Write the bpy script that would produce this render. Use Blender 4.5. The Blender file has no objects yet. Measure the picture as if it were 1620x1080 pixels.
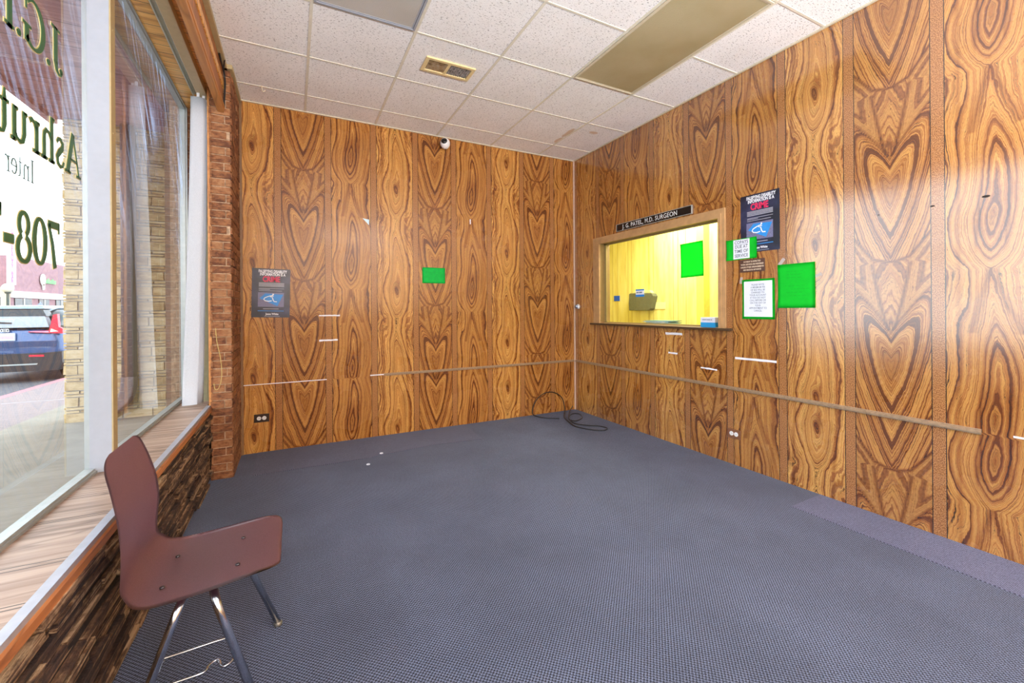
import bpy, bmesh, math, random
import numpy as np
from mathutils import Vector, Matrix
random.seed(7)
rng = np.random.default_rng(11)
PI = math.pi
SC = bpy.context.scene
COL = SC.collection

# ------------------------------------------------------------------ camera, world, light, exposure
CAMH = 1.2204
yaw, roll = 0.4737, -0.0071
Fv = Vector((math.sin(yaw), math.cos(yaw), 0)); Rv = Vector((math.cos(yaw), -math.sin(yaw), 0)); Uv = Vector((0, 0, 1))
R2 = Rv * math.cos(roll) + Uv * math.sin(roll); U2 = -Rv * math.sin(roll) + Uv * math.cos(roll)
cd = bpy.data.cameras.new('camera'); cam = bpy.data.objects.new('camera', cd); COL.objects.link(cam)
M3 = Matrix((R2, U2, -Fv)).transposed()
cam.matrix_world = Matrix.Translation((0, 0, CAMH)) @ M3.to_4x4()
cd.sensor_width = 36; cd.lens = 675.37 * 36 / 1620; cd.shift_y = -50.864 / 1620; cd.clip_start = 0.02; cd.clip_end = 300
SC.camera = cam
SC.view_settings.view_transform = 'Standard'; SC.view_settings.look = 'None'; SC.view_settings.gamma = 1
SC.view_settings.use_curve_mapping = False
SC.view_settings.exposure = 1.62
SC.render.engine = 'CYCLES'
try:
    SC.cycles.max_bounces = 10; SC.cycles.diffuse_bounces = 6; SC.cycles.glossy_bounces = 5
    SC.cycles.transparent_max_bounces = 16; SC.cycles.transmission_bounces = 6
    SC.cycles.caustics_reflective = False; SC.cycles.caustics_refractive = False
    SC.cycles.sample_clamp_indirect = 4
except Exception:
    pass
w = bpy.data.worlds.new('overcast_sky'); SC.world = w; w.use_nodes = True
bg = w.node_tree.nodes['Background']; bg.inputs[0].default_value = (0.84, 0.92, 1.0, 1); bg.inputs[1].default_value = 1.55

def area_light(name, loc, rot, sx, sy, power, color=(1, 1, 1)):
    l = bpy.data.lights.new(name, 'AREA'); l.shape = 'RECTANGLE'; l.size = sx; l.size_y = sy; l.energy = power; l.color = color
    o = bpy.data.objects.new(name, l); COL.objects.link(o); o.location = loc; o.rotation_euler = rot
    return o

XR, YB, XL, ZC = 3.051, 4.277, -0.398, 3.0137
YN = -4.6            # wall behind the camera
TILE = 0.6096

# two added fill lights, unseen behind the camera, brighten the ceiling (hoods further down); the office lamp is beyond the reception window
ADDED_FILLS = [(0.45, -2.75), (2.05, -2.75)]
for (lx, ly) in ADDED_FILLS:
    area_light('added_fill_light', (lx, ly, 1.06), (PI, 0, 0), 1.0, 1.0, 205, (0.93, 0.97, 1.0))
area_light('office_light', (3.86, 3.4, 2.46), (0, 0, 0), 0.5, 1.1, 22, (1.0, 0.96, 0.82))

# ------------------------------------------------------------------ helpers
def tag(o, label=None, cat=None, group=None, kind=None):
    if label: o['label'] = label
    if cat: o['category'] = cat
    if group: o['group'] = group
    if kind: o['kind'] = kind
    return o

def empty(name, loc=(0, 0, 0), label=None, cat=None, group=None, kind=None):
    o = bpy.data.objects.new(name, None); COL.objects.link(o); o.location = loc; o.empty_display_size = 0.05
    return tag(o, label, cat, group, kind)

def link(name, me, mat=None, parent=None):
    o = bpy.data.objects.new(name, me); COL.objects.link(o)
    if mat is not None:
        if isinstance(mat, (list, tuple)):
            for m in mat: me.materials.append(m)
        else: me.materials.append(mat)
    if parent is not None:
        o.parent = parent
        # meshes keep world coordinates, so only an Empty parent moves them
        o.matrix_parent_inverse = Matrix.Translation(parent.location).inverted() if parent.type == 'EMPTY' else Matrix()
    return o

def obj(name, bm, mat=None, parent=None, smooth=False, bevel=0, seg=2):
    if bevel:
        bmesh.ops.bevel(bm, geom=list(bm.edges), offset=bevel, segments=seg, affect='EDGES', profile=0.5)
    me = bpy.data.meshes.new(name); bmesh.ops.recalc_face_normals(bm, faces=bm.faces); bm.to_mesh(me); bm.free()
    if smooth:
        me.polygons.foreach_set('use_smooth', [True] * len(me.polygons))
    return link(name, me, mat, parent)

def bx(bm, x0, x1, y0, y1, z0, z1, jit=0.0, mi=0):
    vs = []
    for (x, y, z) in ((x0, y0, z0), (x1, y0, z0), (x1, y1, z0), (x0, y1, z0), (x0, y0, z1), (x1, y0, z1), (x1, y1, z1), (x0, y1, z1)):
        if jit: x += random.uniform(-jit, jit); y += random.uniform(-jit, jit); z += random.uniform(-jit, jit)
        vs.append(bm.verts.new((x, y, z)))
    for f in ((0, 3, 2, 1), (4, 5, 6, 7), (0, 1, 5, 4), (1, 2, 6, 5), (2, 3, 7, 6), (3, 0, 4, 7)):
        fc = bm.faces.new([vs[i] for i in f]); fc.material_index = mi
    return bm

def box(name, x0, x1, y0, y1, z0, z1, mat, parent=None, bevel=0):
    return obj(name, bx(bmesh.new(), min(x0, x1), max(x0, x1), min(y0, y1), max(y0, y1), min(z0, z1), max(z0, z1)), mat, parent, bevel=bevel)

def tube(bm, pts, r, seg=10, caps=True, closed=False):
    pts = [Vector(p) for p in pts]; n = len(pts); rings = []; prev = None
    for i, p in enumerate(pts):
        if closed: t = (pts[(i + 1) % n] - pts[i - 1]).normalized()
        else: t = (pts[min(i + 1, n - 1)] - pts[max(i - 1, 0)]).normalized()
        if prev is None:
            a = Vector((0, 0, 1)) if abs(t.z) < 0.9 else Vector((1, 0, 0)); u = t.cross(a).normalized()
        else:
            u = (prev - t * prev.dot(t)).normalized()
        prev = u; v = t.cross(u); rr = r[i] if isinstance(r, (list, tuple)) else r
        rings.append([bm.verts.new(p + (u * math.cos(2 * PI * k / seg) + v * math.sin(2 * PI * k / seg)) * rr) for k in range(seg)])
    m = n if closed else n - 1
    for i in range(m):
        A, B = rings[i], rings[(i + 1) % n]
        for k in range(seg): bm.faces.new((A[k], A[(k + 1) % seg], B[(k + 1) % seg], B[k]))
    if caps and not closed:
        bm.faces.new(rings[0][::-1]); bm.faces.new(rings[-1])
    return bm

def smooth_pts(pts, n=8, closed=False):
    P = [Vector(p) for p in pts]; out = []; m = len(P)
    for i in range(m if closed else m - 1):
        g = (lambda k: P[k % m]) if closed else (lambda k: P[max(0, min(m - 1, k))])
        p0, p1, p2, p3 = g(i - 1), g(i), g(i + 1), g(i + 2)
        for k in range(n):
            t = k / n
            out.append(0.5 * ((2 * p1) + (-p0 + p2) * t + (2 * p0 - 5 * p1 + 4 * p2 - p3) * t * t + (-p0 + 3 * p1 - 3 * p2 + p3) * t ** 3))
    if not closed: out.append(P[-1])
    return out

def round_path(pts, rad=0.03, n=5):
    P = [Vector(p) for p in pts]; out = [P[0]]
    for i in range(1, len(P) - 1):
        a = (P[i - 1] - P[i]); b = (P[i + 1] - P[i]); r = min(rad, a.length * .49, b.length * .49)
        A = P[i] + a.normalized() * r; B = P[i] + b.normalized() * r
        for k in range(n + 1):
            t = k / n; out.append(A * (1 - t) ** 2 + P[i] * 2 * t * (1 - t) + B * t * t)
    out.append(P[-1]); return out

def lathe(bm, prof, seg=24, mtx=None):
    rings = []
    for (r, z) in prof:
        ring = []
        for k in range(seg):
            p = Vector((r * math.cos(2 * PI * k / seg), r * math.sin(2 * PI * k / seg), z))
            ring.append(bm.verts.new(mtx @ p if mtx else p))
        rings.append(ring)
    for A, B in zip(rings, rings[1:]):
        for k in range(seg): bm.faces.new((A[k], A[(k + 1) % seg], B[(k + 1) % seg], B[k]))
    bm.faces.new(rings[0][::-1]); bm.faces.new(rings[-1])
    return bm

def grid_mesh(name, X, Y, Z, attrs=None, skip=None):
    """X,Y,Z arrays (n,m) of world positions -> quad mesh with float attributes"""
    n, m = X.shape
    me = bpy.data.meshes.new(name)
    idx = np.arange(n * m).reshape(n, m)
    q = np.stack([idx[:-1, :-1], idx[1:, :-1], idx[1:, 1:], idx[:-1, 1:]], -1).reshape(-1, 4)
    if skip is not None: q = q[~skip.reshape(-1)]
    me.vertices.add(n * m); me.vertices.foreach_set('co', np.stack([X, Y, Z], -1).reshape(-1).astype(np.float32))
    me.loops.add(q.size); me.loops.foreach_set('vertex_index', q.reshape(-1).astype(np.int32))
    me.polygons.add(len(q)); me.polygons.foreach_set('loop_start', (np.arange(len(q)) * 4).astype(np.int32))
    try: me.polygons.foreach_set('loop_total', np.full(len(q), 4, np.int32))
    except Exception: pass
    for k, v in (attrs or {}).items():
        a = me.attributes.new(k, 'FLOAT', 'POINT'); a.data.foreach_set('value', v.reshape(-1).astype(np.float32))
    me.update(calc_edges=True); me.validate()
    return me

# ------------------------------------------------------------------ materials
class NT:
    def __init__(s, name):
        s.m = bpy.data.materials.new(name); s.m.use_nodes = True; s.t = s.m.node_tree; s.p = s.t.nodes['Principled BSDF']; s.out = s.t.nodes['Material Output']
    def n(s, typ, **kw):
        nd = s.t.nodes.new(typ)
        for k, v in kw.items(): setattr(nd, k, v)
        return nd
    def l(s, a, b): s.t.links.new(a, b)
    def val(s, sock, v):
        if hasattr(v, 'node') or hasattr(v, 'is_linked'): s.l(v, sock)
        else: sock.default_value = v
    def math(s, op, a, b=0.0, c=0.0, clamp=False):
        nd = s.n('ShaderNodeMath', operation=op, use_clamp=clamp)
        s.val(nd.inputs[0], a); s.val(nd.inputs[1], b)
        if op in ('MULTIPLY_ADD', 'SMOOTH_MIN', 'COMPARE', 'WRAP'): s.val(nd.inputs[2], c)
        return nd.outputs[0]
    def attr(s, name): return s.n('ShaderNodeAttribute', attribute_name=name).outputs['Fac']
    def pos(s): return s.n('ShaderNodeNewGeometry').outputs['Position']
    def sep(s, v):
        nd = s.n('ShaderNodeSeparateXYZ'); s.l(v, nd.inputs[0]); return nd.outputs
    def comb(s, x, y, z):
        nd = s.n('ShaderNodeCombineXYZ')
        for i, v in enumerate((x, y, z)): s.val(nd.inputs[i], v)
        return nd.outputs[0]
    def noise(s, vec=None, scale=5, detail=2, rough=0.5, w=None, dim='3D'):
        nd = s.n('ShaderNodeTexNoise', noise_dimensions=dim)
        if vec is not None: s.l(vec, nd.inputs['Vector'])
        if w is not None: s.val(nd.inputs['W'], w)
        nd.inputs['Scale'].default_value = scale; nd.inputs['Detail'].default_value = detail; nd.inputs['Roughness'].default_value = rough
        return nd.outputs['Fac']
    def vor(s, vec, scale, feature='F1', out='Distance', rand=1.0):
        nd = s.n('ShaderNodeTexVoronoi', feature=feature); s.l(vec, nd.inputs['Vector']); nd.inputs['Scale'].default_value = scale
        nd.inputs['Randomness'].default_value = rand
        return nd.outputs[out]
    def ramp(s, fac, stops, interp='LINEAR'):
        nd = s.n('ShaderNodeValToRGB'); cr = nd.color_ramp; cr.interpolation = interp
        while len(cr.elements) < len(stops): cr.elements.new(0.5)
        for e, (p, c) in zip(cr.elements, stops):
            e.position = p; e.color = (c[0], c[1], c[2], 1) if not isinstance(c, (int, float)) else (c, c, c, 1)
        s.l(fac, nd.inputs[0]); return nd.outputs[0]
    def mix(s, fac, a, b, blend='MIX'):
        nd = s.n('ShaderNodeMix', data_type='RGBA', blend_type=blend)
        s.val(nd.inputs['Factor'], fac)
        for sock, v in ((nd.inputs[6], a), (nd.inputs[7], b)):
            if hasattr(v, 'is_linked'): s.l(v, sock)
            else: sock.default_value = (v[0], v[1], v[2], 1)
        return nd.outputs[2]
    def mapr(s, v, a, b, c=0.0, d=1.0, smooth=False):
        nd = s.n('ShaderNodeMapRange'); nd.interpolation_type = 'SMOOTHSTEP' if smooth else 'LINEAR'
        s.val(nd.inputs[0], v); nd.inputs[1].default_value = a; nd.inputs[2].default_value = b; nd.inputs[3].default_value = c; nd.inputs[4].default_value = d
        return nd.outputs[0]
    def mapping(s, vec, scale=(1, 1, 1), rot=(0, 0, 0), loc=(0, 0, 0)):
        nd = s.n('ShaderNodeMapping'); s.l(vec, nd.inputs[0]); nd.inputs['Location'].default_value = loc; nd.inputs['Rotation'].default_value = rot; nd.inputs['Scale'].default_value = scale
        return nd.outputs[0]
    def base(s, c): s.l(c, s.p.inputs['Base Color'])
    def bump(s, h, strength=0.3, dist=0.01):
        nd = s.n('ShaderNodeBump'); s.l(h, nd.inputs['Height']); nd.inputs['Strength'].default_value = strength; nd.inputs['Distance'].default_value = dist
        s.l(nd.outputs[0], s.p.inputs['Normal'])
    def set(s, **kw):
        for k, v in kw.items():
            s.val(s.p.inputs[k], v)
        return s

_cache = {}
def M(name, col, rough=0.5, metal=0.0, spec=0.5, nz=0.06, nscale=30, bump=0.0, emit=None, es=0):
    if name in _cache: return _cache[name]
    t = NT(name); v = t.noise(t.pos(), nscale, 3)
    f = t.mapr(v, 0.3, 0.7)
    a = [max(0, c * (1 - nz)) for c in col]; b = [min(1, c * (1 + nz)) for c in col]
    t.base(t.mix(f, a, b)); t.set(Roughness=rough, Metallic=metal)
    t.p.inputs['Specular IOR Level'].default_value = spec
    if bump: t.bump(v, bump, 0.004)
    if emit:
        t.p.inputs['Emission Color'].default_value = (*emit, 1); t.p.inputs['Emission Strength'].default_value = es
    _cache[name] = t.m
    return t.m

# printed wood grain panelling
def panel_material(name='printed_wood_panelling', coat=1.0, crough=0.14):
    t = NT(name)
    s = t.attr('s'); F = t.attr('ring'); tone = t.attr('tone'); z = t.sep(t.pos())[2]
    d = t.math('FRACT', t.math('ADD', t.math('DIVIDE', s, 0.4064), 0.5))
    d = t.math('MULTIPLY', t.math('ABSOLUTE', t.math('SUBTRACT', d, 0.5)), 0.4064)
    strip = t.math('LESS_THAN', d, 0.0262)
    groove = t.math('LESS_THAN', t.math('ABSOLUTE', t.math('SUBTRACT', d, 0.0280)), 0.0019)
    w1 = t.math('SUBTRACT', t.noise(t.comb(t.math('MULTIPLY', s, 9), t.math('MULTIPLY', z, 3.0), 0), 1, 3, .55), 0.5)
    w2 = t.math('SUBTRACT', t.noise(t.comb(t.math('MULTIPLY', s, 60), t.math('MULTIPLY', z, 17), 3), 1, 3, .6), 0.5)
    F2 = t.math('ADD', F, t.math('ADD', t.math('MULTIPLY', w1, 3.4), t.math('MULTIPLY', w2, 1.5)))
    b1 = t.noise(w=t.math('MULTIPLY', F2, 0.36), dim='1D', scale=1, detail=3, rough=.62)
    col = t.ramp(b1, [(0.32, (0.17, 0.055, 0.013)), (0.40, (0.38, 0.145, 0.035)), (0.45, (0.66, 0.325, 0.085)), (0.54, (0.92, 0.565, 0.165)), (0.61, (0.60, 0.275, 0.075)), (0.69, (0.26, 0.090, 0.021))])
    n2 = t.noise(w=t.math('MULTIPLY', F2, 0.85), dim='1D', scale=1, detail=1, rough=.5)
    ln = t.math('SUBTRACT', 1.0, t.mapr(t.math('ABSOLUTE', t.math('SUBTRACT', n2, 0.47)), 0.004, 0.024, smooth=True))
    brk = t.mapr(t.noise(t.comb(t.math('MULTIPLY', s, 22), t.math('MULTIPLY', z, 5), 9), 1, 2), 0.40, 0.54)
    col = t.mix(t.math('MULTIPLY', t.math('MULTIPLY', ln, brk), 0.92), col, (0.060, 0.018, 0.005))
    n3 = t.noise(w=t.math('MULTIPLY', F2, 2.3), dim='1D', scale=1, detail=0)
    col = t.mix(t.math('MULTIPLY', t.mapr(t.math('ABSOLUTE', t.math('SUBTRACT', n3, 0.5)), 0.0, 0.06, 1, 0), 0.45), col, (0.16, 0.065, 0.02))
    pore = t.noise(t.comb(t.math('MULTIPLY', s, 420), t.math('MULTIPLY', z, 60), 0), 1, 2)
    col = t.mix(t.mapr(pore, 0.50, 0.78, 0, 0.35), col, (0.12, 0.045, 0.014))
    flat = t.mix(t.mapr(t.noise(t.comb(t.math('MULTIPLY', s, 70), t.math('MULTIPLY', z, 60), 5), 1, 3, .7), .38, .62), (0.22, 0.088, 0.024), (0.54, 0.27, 0.088))
    col = t.mix(t.attr('calm'), col, flat)
    # board tone
    br = t.math('MAXIMUM', t.math('MULTIPLY_ADD', tone, 0.42, 0.585), 0.12)
    brc = t.n('ShaderNodeCombineColor')
    for i, ex in enumerate((0.8, 1.15, 1.45)): t.l(t.math('POWER', br, ex), brc.inputs[i])
    col = t.mix(1.0, col, brc.outputs[0], 'MULTIPLY')
    ck = t.noise(t.comb(t.math('MULTIPLY', s, 260), t.math('MULTIPLY', z, 200), 0), 1, 2)
    cork = t.ramp(ck, [(0.38, (0.16, 0.055, 0.015)), (0.5, (0.34, 0.140, 0.042)), (0.63, (0.52, 0.25, 0.09))])
    col = t.mix(strip, col, cork)
    col = t.mix(groove, col, (0.010, 0.005, 0.003))
    t.base(col)
    sm = t.noise(t.pos(), 2.5, 4, .6)
    t.l(t.mapr(sm, 0.35, 0.65, 0.20, 0.36), t.p.inputs['Roughness'])
    t.p.inputs['Specular IOR Level'].default_value = 0.25
    t.p.inputs['Coat Weight'].default_value = coat; t.p.inputs['Coat IOR'].default_value = 1.9; t.p.inputs['Coat Roughness'].default_value = crough
    h = t.math('ADD', t.math('MULTIPLY', groove, -1.0), t.math('MULTIPLY', t.noise(t.comb(t.math('MULTIPLY', s, 6), t.math('MULTIPLY', z, 3), 0), 1, 2), 0.5))
    t.bump(h, 0.35, 0.002)
    return t.m

PW = 0.4064
def panel_fields(s, z, phi_up, phi_lo, seam=0.590):
    """s: distance from the first strip centre (first board is a knot board), z height. returns ring, tone"""
    k = np.floor(s / PW).astype(int); u = s - (k + .5) * PW
    kind = np.mod(k, 3); pan = np.floor_divide(k, 3)
    def pick(tab):
        r = np.zeros_like(s)
        for p, v in tab.items(): r[pan == p] = v
        return r
    phi = np.where(z > seam, pick(phi_up), pick(phi_lo))
    v = z - phi; P = 0.998
    v = v - P * np.floor((v + 0.448) / P)        # [-.448, .55)
    # --- knot board
    u0 = 0.012 + 0.010 * np.sin(2 * PI * v / P + .6)
    a = np.abs(u - u0)
    def kf(a, a0, g, e, lin): return np.where(a < a0, g * (a / a0) ** e, g + (a - a0) * lin)
    h = np.where(v >= 0, 11 * np.clip(v / 0.55, 0, 1) ** 0.85, 11 * np.clip(-v / 0.30, 0, 1) ** 1.5)
    Fd = kf(a * np.where(u > u0, 0.94, 1.04), 0.082, 11, 1.45, 95) + h * np.exp(-(a / 0.15) ** 2) + 1.1 * np.sin(2 * PI * v / P * 2 + 14 * u)
    kn = np.exp(-((u - u0) / 0.040) ** 2 - ((v + .01) / 0.075) ** 2)
    Fd = Fd + kn * 3.0 * np.sin(55 * (u - u0) + 30 * v)
    td = 0.34 - 0.95 * np.exp(-((u - u0) / 0.034) ** 2 - ((v) / 0.060) ** 2)
    td -= 0.75 * np.exp(-((u + 0.128 - .01 * np.sin(2 * PI * v)) / 0.011) ** 2) + 0.8 * np.exp(-((u - 0.118 - .012 * np.sin(2 * PI * v + 1)) / 0.011) ** 2)
    td += 0.25 * np.exp(-((u + 0.155) / 0.015) ** 2)
    # --- cathedral board: apex at v=-.25, oval centre at v=+.03
    vc = v - 0.03; vc = vc - P * np.floor((vc + 0.28) / P)   # [-.28,.718)
    c0 = 0.0 + 0.012 * np.sin(2 * PI * vc / P)
    a = np.abs(u - c0)
    h = np.where(vc >= 0, 14 * np.clip(vc / 0.718, 0, 1) ** 0.95, 14 * np.clip(-vc / 0.28, 0, 1) ** 1.8)
    Fc = kf(a * np.where(u > c0, 0.90, 1.08), 0.095, 14, 1.35, 120) + h * np.exp(-(a / 0.15) ** 2) + 40 + 1.2 * np.sin(2 * PI * vc / P * 2 + 11 * u + 1)
    tc = 0.0 - 0.50 * np.exp(-((u - c0) / 0.045) ** 4 - ((vc) / 0.15) ** 4)
    tc -= 0.85 * np.exp(-((a - 0.052) / 0.007) ** 2 - ((vc - .0) / 0.17) ** 4)
    tc -= 0.35 * np.exp(-((u - 0.13) / 0.03) ** 2) + 0.5 * np.exp(-((u + 0.125) / 0.010) ** 2)
    ap = np.clip((vc - 0.40) / 0.318, 0, 1)        # dark flanks near the apex
    tc -= 0.7 * np.exp(-((a - 0.085 * (1 - ap)) / 0.014) ** 2) * (vc > 0.40)
    # --- heart board (book matched)
    wv = v + 0.185; wv = wv - P * np.floor((wv + P) / P)      # [-P,0)
    a = np.abs(u)
    dw = wv + 0.59
    q = dw - 1.9 * a
    E = 13 * np.sqrt((a / 0.160) ** 2 + (q / np.where(q > 0, 0.185, 0.345)) ** 2)
    Fb = 1.35 * E + 80; tb = -0.02 + 0 * E; calm = 0 * E
    tb -= 0.45 * np.exp(-(E / 4.2) ** 4)                     # dark innermost heart
    tb -= 0.30 * np.exp(-((E - 5.0) / 0.55) ** 2)
    wt = 0.086 * np.clip((wv + 0.395) / 0.40, 0, 1) ** 0.72
    fan = -0.395 + 1.75 * a - 1.6 * a * a
    up = wv + P                                             # distance above the previous crown
    cz = 0.32 * a                                           # crown notch
    wing = 0.027 + 1.45 * (a - 0.085)
    mot1 = (wv > fan) & (a > wt)
    mot2 = (up < wing) & (a > 0.085)
    crown = (up < cz) & (a <= 0.085)
    tong = (wv > -0.395) & (a <= wt)
    Fb = np.where(mot1, 150 + 5 * wv + 75 * np.minimum(a - wt, wv - fan), Fb); Fb = np.where(mot2, 150 + 5 * up + 60 * (wing - up), Fb)
    Fb = np.where(tong, 175 + 20 * wv + 42 * a, Fb); Fb = np.where(crown, 175 + 20 * up + 42 * a, Fb)
    calm = np.where(mot1 | mot2, 0.42, np.where(tong | crown, 0.30, 0.0))
    tb = np.where(mot1 | mot2, 0.06, tb); tb = np.where(tong | crown, 0.02, tb)
    tb -= 1.05 * np.exp(-((a - wt - 0.004) / 0.0085) ** 2) * (wv > -0.385)
    tb -= 0.80 * np.exp(-((wv - fan + 0.006) / 0.010) ** 2)
    tb -= 0.50 * np.exp(-((wv - fan + 0.040) / 0.008) ** 2) * (a < .13)
    tb -= 1.05 * np.exp(-((up - cz) / 0.009) ** 2) * (a <= 0.088)
    tb -= 1.15 * np.exp(-((up - wing) / 0.013) ** 2) * (a > 0.082)
    for c in (8.2, 11.2):                                    # long dark V streaks down to the point
        tb -= 0.34 * np.exp(-((E - c) / 0.30) ** 2) * (q < 0) * (a > .012)
    ring = np.where(kind == 0, Fd, np.where(kind == 1, Fb, Fc))
    tone = np.where(kind == 0, td, np.where(kind == 1, tb, tc))
    return ring, tone, np.where(kind == 1, calm, 0.0)

PANEL = panel_material(); PANEL_BACK = panel_material('duller_wood_panelling', 0.12, 0.3)
M_frame = M('window_casing_wood', (0.46, 0.27, 0.12), 0.45, nz=.12, nscale=18)
M_white = M('white_painted_metal', (0.35, 0.38, 0.44), 0.4, nz=.03)
M_alu = M('aluminium', (0.42, 0.45, 0.44), 0.4, 0.5)
M_aluw = M('sill_metal_strip', (0.42, 0.44, 0.50), 0.4, 0.4)
M_tan = M('tan_metal_trim', (0.42, 0.33, 0.17), 0.5)
M_cream = M('cream_ceiling_trim', (0.62, 0.56, 0.42), 0.5)
M_railtan = M('vinyl_rail', (0.30, 0.20, 0.12), 0.4, nz=.2, nscale=60)
M_chrome = M('chrome', (0.56, 0.60, 0.66), 0.16, 1.0)
M_black = M('black_rubber', (0.012, 0.012, 0.013), 0.45)
M_green = M('neon_green_paper', (0.0, 0.93, 0.04), 0.65, nz=.03)
M_greenink = M('green_ink', (0.0, 0.62, 0.02), 0.65)
M_paper = M('white_paper', (0.78, 0.82, 0.92), 0.6, nz=.02)
M_ink = M('dark_ink', (0.10, 0.13, 0.17), 0.6)
M_tape = M('white_tape', (0.80, 0.80, 0.86), 0.5)
M_blue = M('blue_print', (0.02, 0.22, 0.68), 0.5)
M_red = M('red_print', (0.72, 0.02, 0.10), 0.5)
M_plastic = M('white_plastic', (0.80, 0.80, 0.82), 0.35)
M_lensblk = M('black_gloss', (0.01, 0.01, 0.012), 0.08)

def wood_mat(name, light, dark, rough, axis=0, scale=1.0, groove=None):
    t = NT(name); x, y, z = t.sep(t.pos())
    c = [x, y, z]; v = [t.math('MULTIPLY', c[i], (2.0 if i == axis else 34.0) * scale) for i in range(3)]
    n = t.noise(t.comb(*v), 1, 4, .6)
    col = t.ramp(n, [(0.3, dark), (0.47, [(a + b) / 2 for a, b in zip(dark, light)]), (0.62, light)])
    v2 = [t.math('MULTIPLY', c[i], (1.2 if i == axis else 9.0) * scale) for i in range(3)]
    n2 = t.noise(t.comb(*v2), 1, 2)
    col = t.mix(t.mapr(t.math('ABSOLUTE', t.math('SUBTRACT', n2, .5)), 0, .02, .6, 0), col, [d * .6 for d in dark])
    if groove:      # plank grooves across y, listed as period and offsets
        per, offs = groove
        for o in offs:
            f = t.math('FRACT', t.math('ADD', t.math('DIVIDE', y, per), o))
            g = t.math('LESS_THAN', f, 0.0045 / per)
            col = t.mix(g, col, (0.05, 0.03, 0.02))
    t.base(col); t.set(Roughness=rough); t.bump(n, .15, .002)
    return t.m
M_sill = wood_mat('pale_sill_planking', (0.46, 0.33, 0.25), (0.24, 0.145, 0.095), 0.42, 0, 1, (0.52, (0.90, 0.86, 0.30, 0.27)))
M_soffit = wood_mat('orange_soffit_planking', (0.95, 0.55, 0.16), (0.62, 0.27, 0.06), 0.30, 0, 1, (0.41, (0.0, 0.26, 0.5, 0.77)))
M_fascia = wood_mat('orange_plywood', (0.46, 0.17, 0.045), (0.26, 0.085, 0.02), 0.4, 2, 0.8)
M_fasciab = wood_mat('orange_batten', (0.60, 0.27, 0.08), (0.40, 0.15, 0.04), 0.4, 1, 0.8)
M_canopy = wood_mat('canopy_planking', (0.62, 0.36, 0.38), (0.42, 0.22, 0.26), 0.6, 0, .6, (0.42, (0.0, 0.02)))

def carpet_mat(name, light, dark, mixamt=1.0, angle=0.0):
    t = NT(name); p = t.mapping(t.pos(), rot=(0, 0, angle)); x, y, z = t.sep(p)
    pit = 0.0145
    sx = t.math('SINE', t.math('MULTIPLY', x, 2 * PI / pit)); sy = t.math('SINE', t.math('MULTIPLY', y, 2 * PI / pit))
    chk = t.math('MULTIPLY', sx, sy)
    n = t.noise(t.pos(), 260, 2)
    f = t.math('ADD', t.math('MULTIPLY', chk, 0.46), t.math('MULTIPLY_ADD', t.math('SUBTRACT', n, .5), 1.4, .52))
    dgl = t.math('SINE', t.math('MULTIPLY', t.math('ADD', x, y), 2 * PI / (pit * 0.5)))
    f = t.math('ADD', f, t.math('MULTIPLY', dgl, 0.14))
    col = t.ramp(f, [(0.26, dark), (0.55, [(a * .42 + b * .58) for a, b in zip(light, dark)]), (0.90, light)])
    big = t.noise(t.pos(), 1.6, 4, .6)
    col = t.mix(t.mapr(big, .38, .66, 0, .28), col, [d * 1.3 for d in dark])
    t.base(col); t.set(Roughness=0.9); t.p.inputs['Specular IOR Level'].default_value = 0.25
    t.p.inputs['Sheen Weight'].default_value = 0.12; t.p.inputs['Sheen Roughness'].default_value = 0.5; t.p.inputs['Sheen Tint'].default_value = (.75, .8, 1, 1)
    t.bump(f, 0.5, 0.004)
    return t.m
M_carpet = carpet_mat('woven_charcoal_carpet', (0.175, 0.21, 0.33), (0.007, 0.008, 0.013))
M_patch = carpet_mat('lighter_carpet_piece', (0.20, 0.215, 0.35), (0.040, 0.042, 0.075), angle=PI / 2)
M_patch2 = carpet_mat('faded_carpet_piece', (0.17, 0.185, 0.29), (0.025, 0.027, 0.045), angle=PI / 2)

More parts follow.
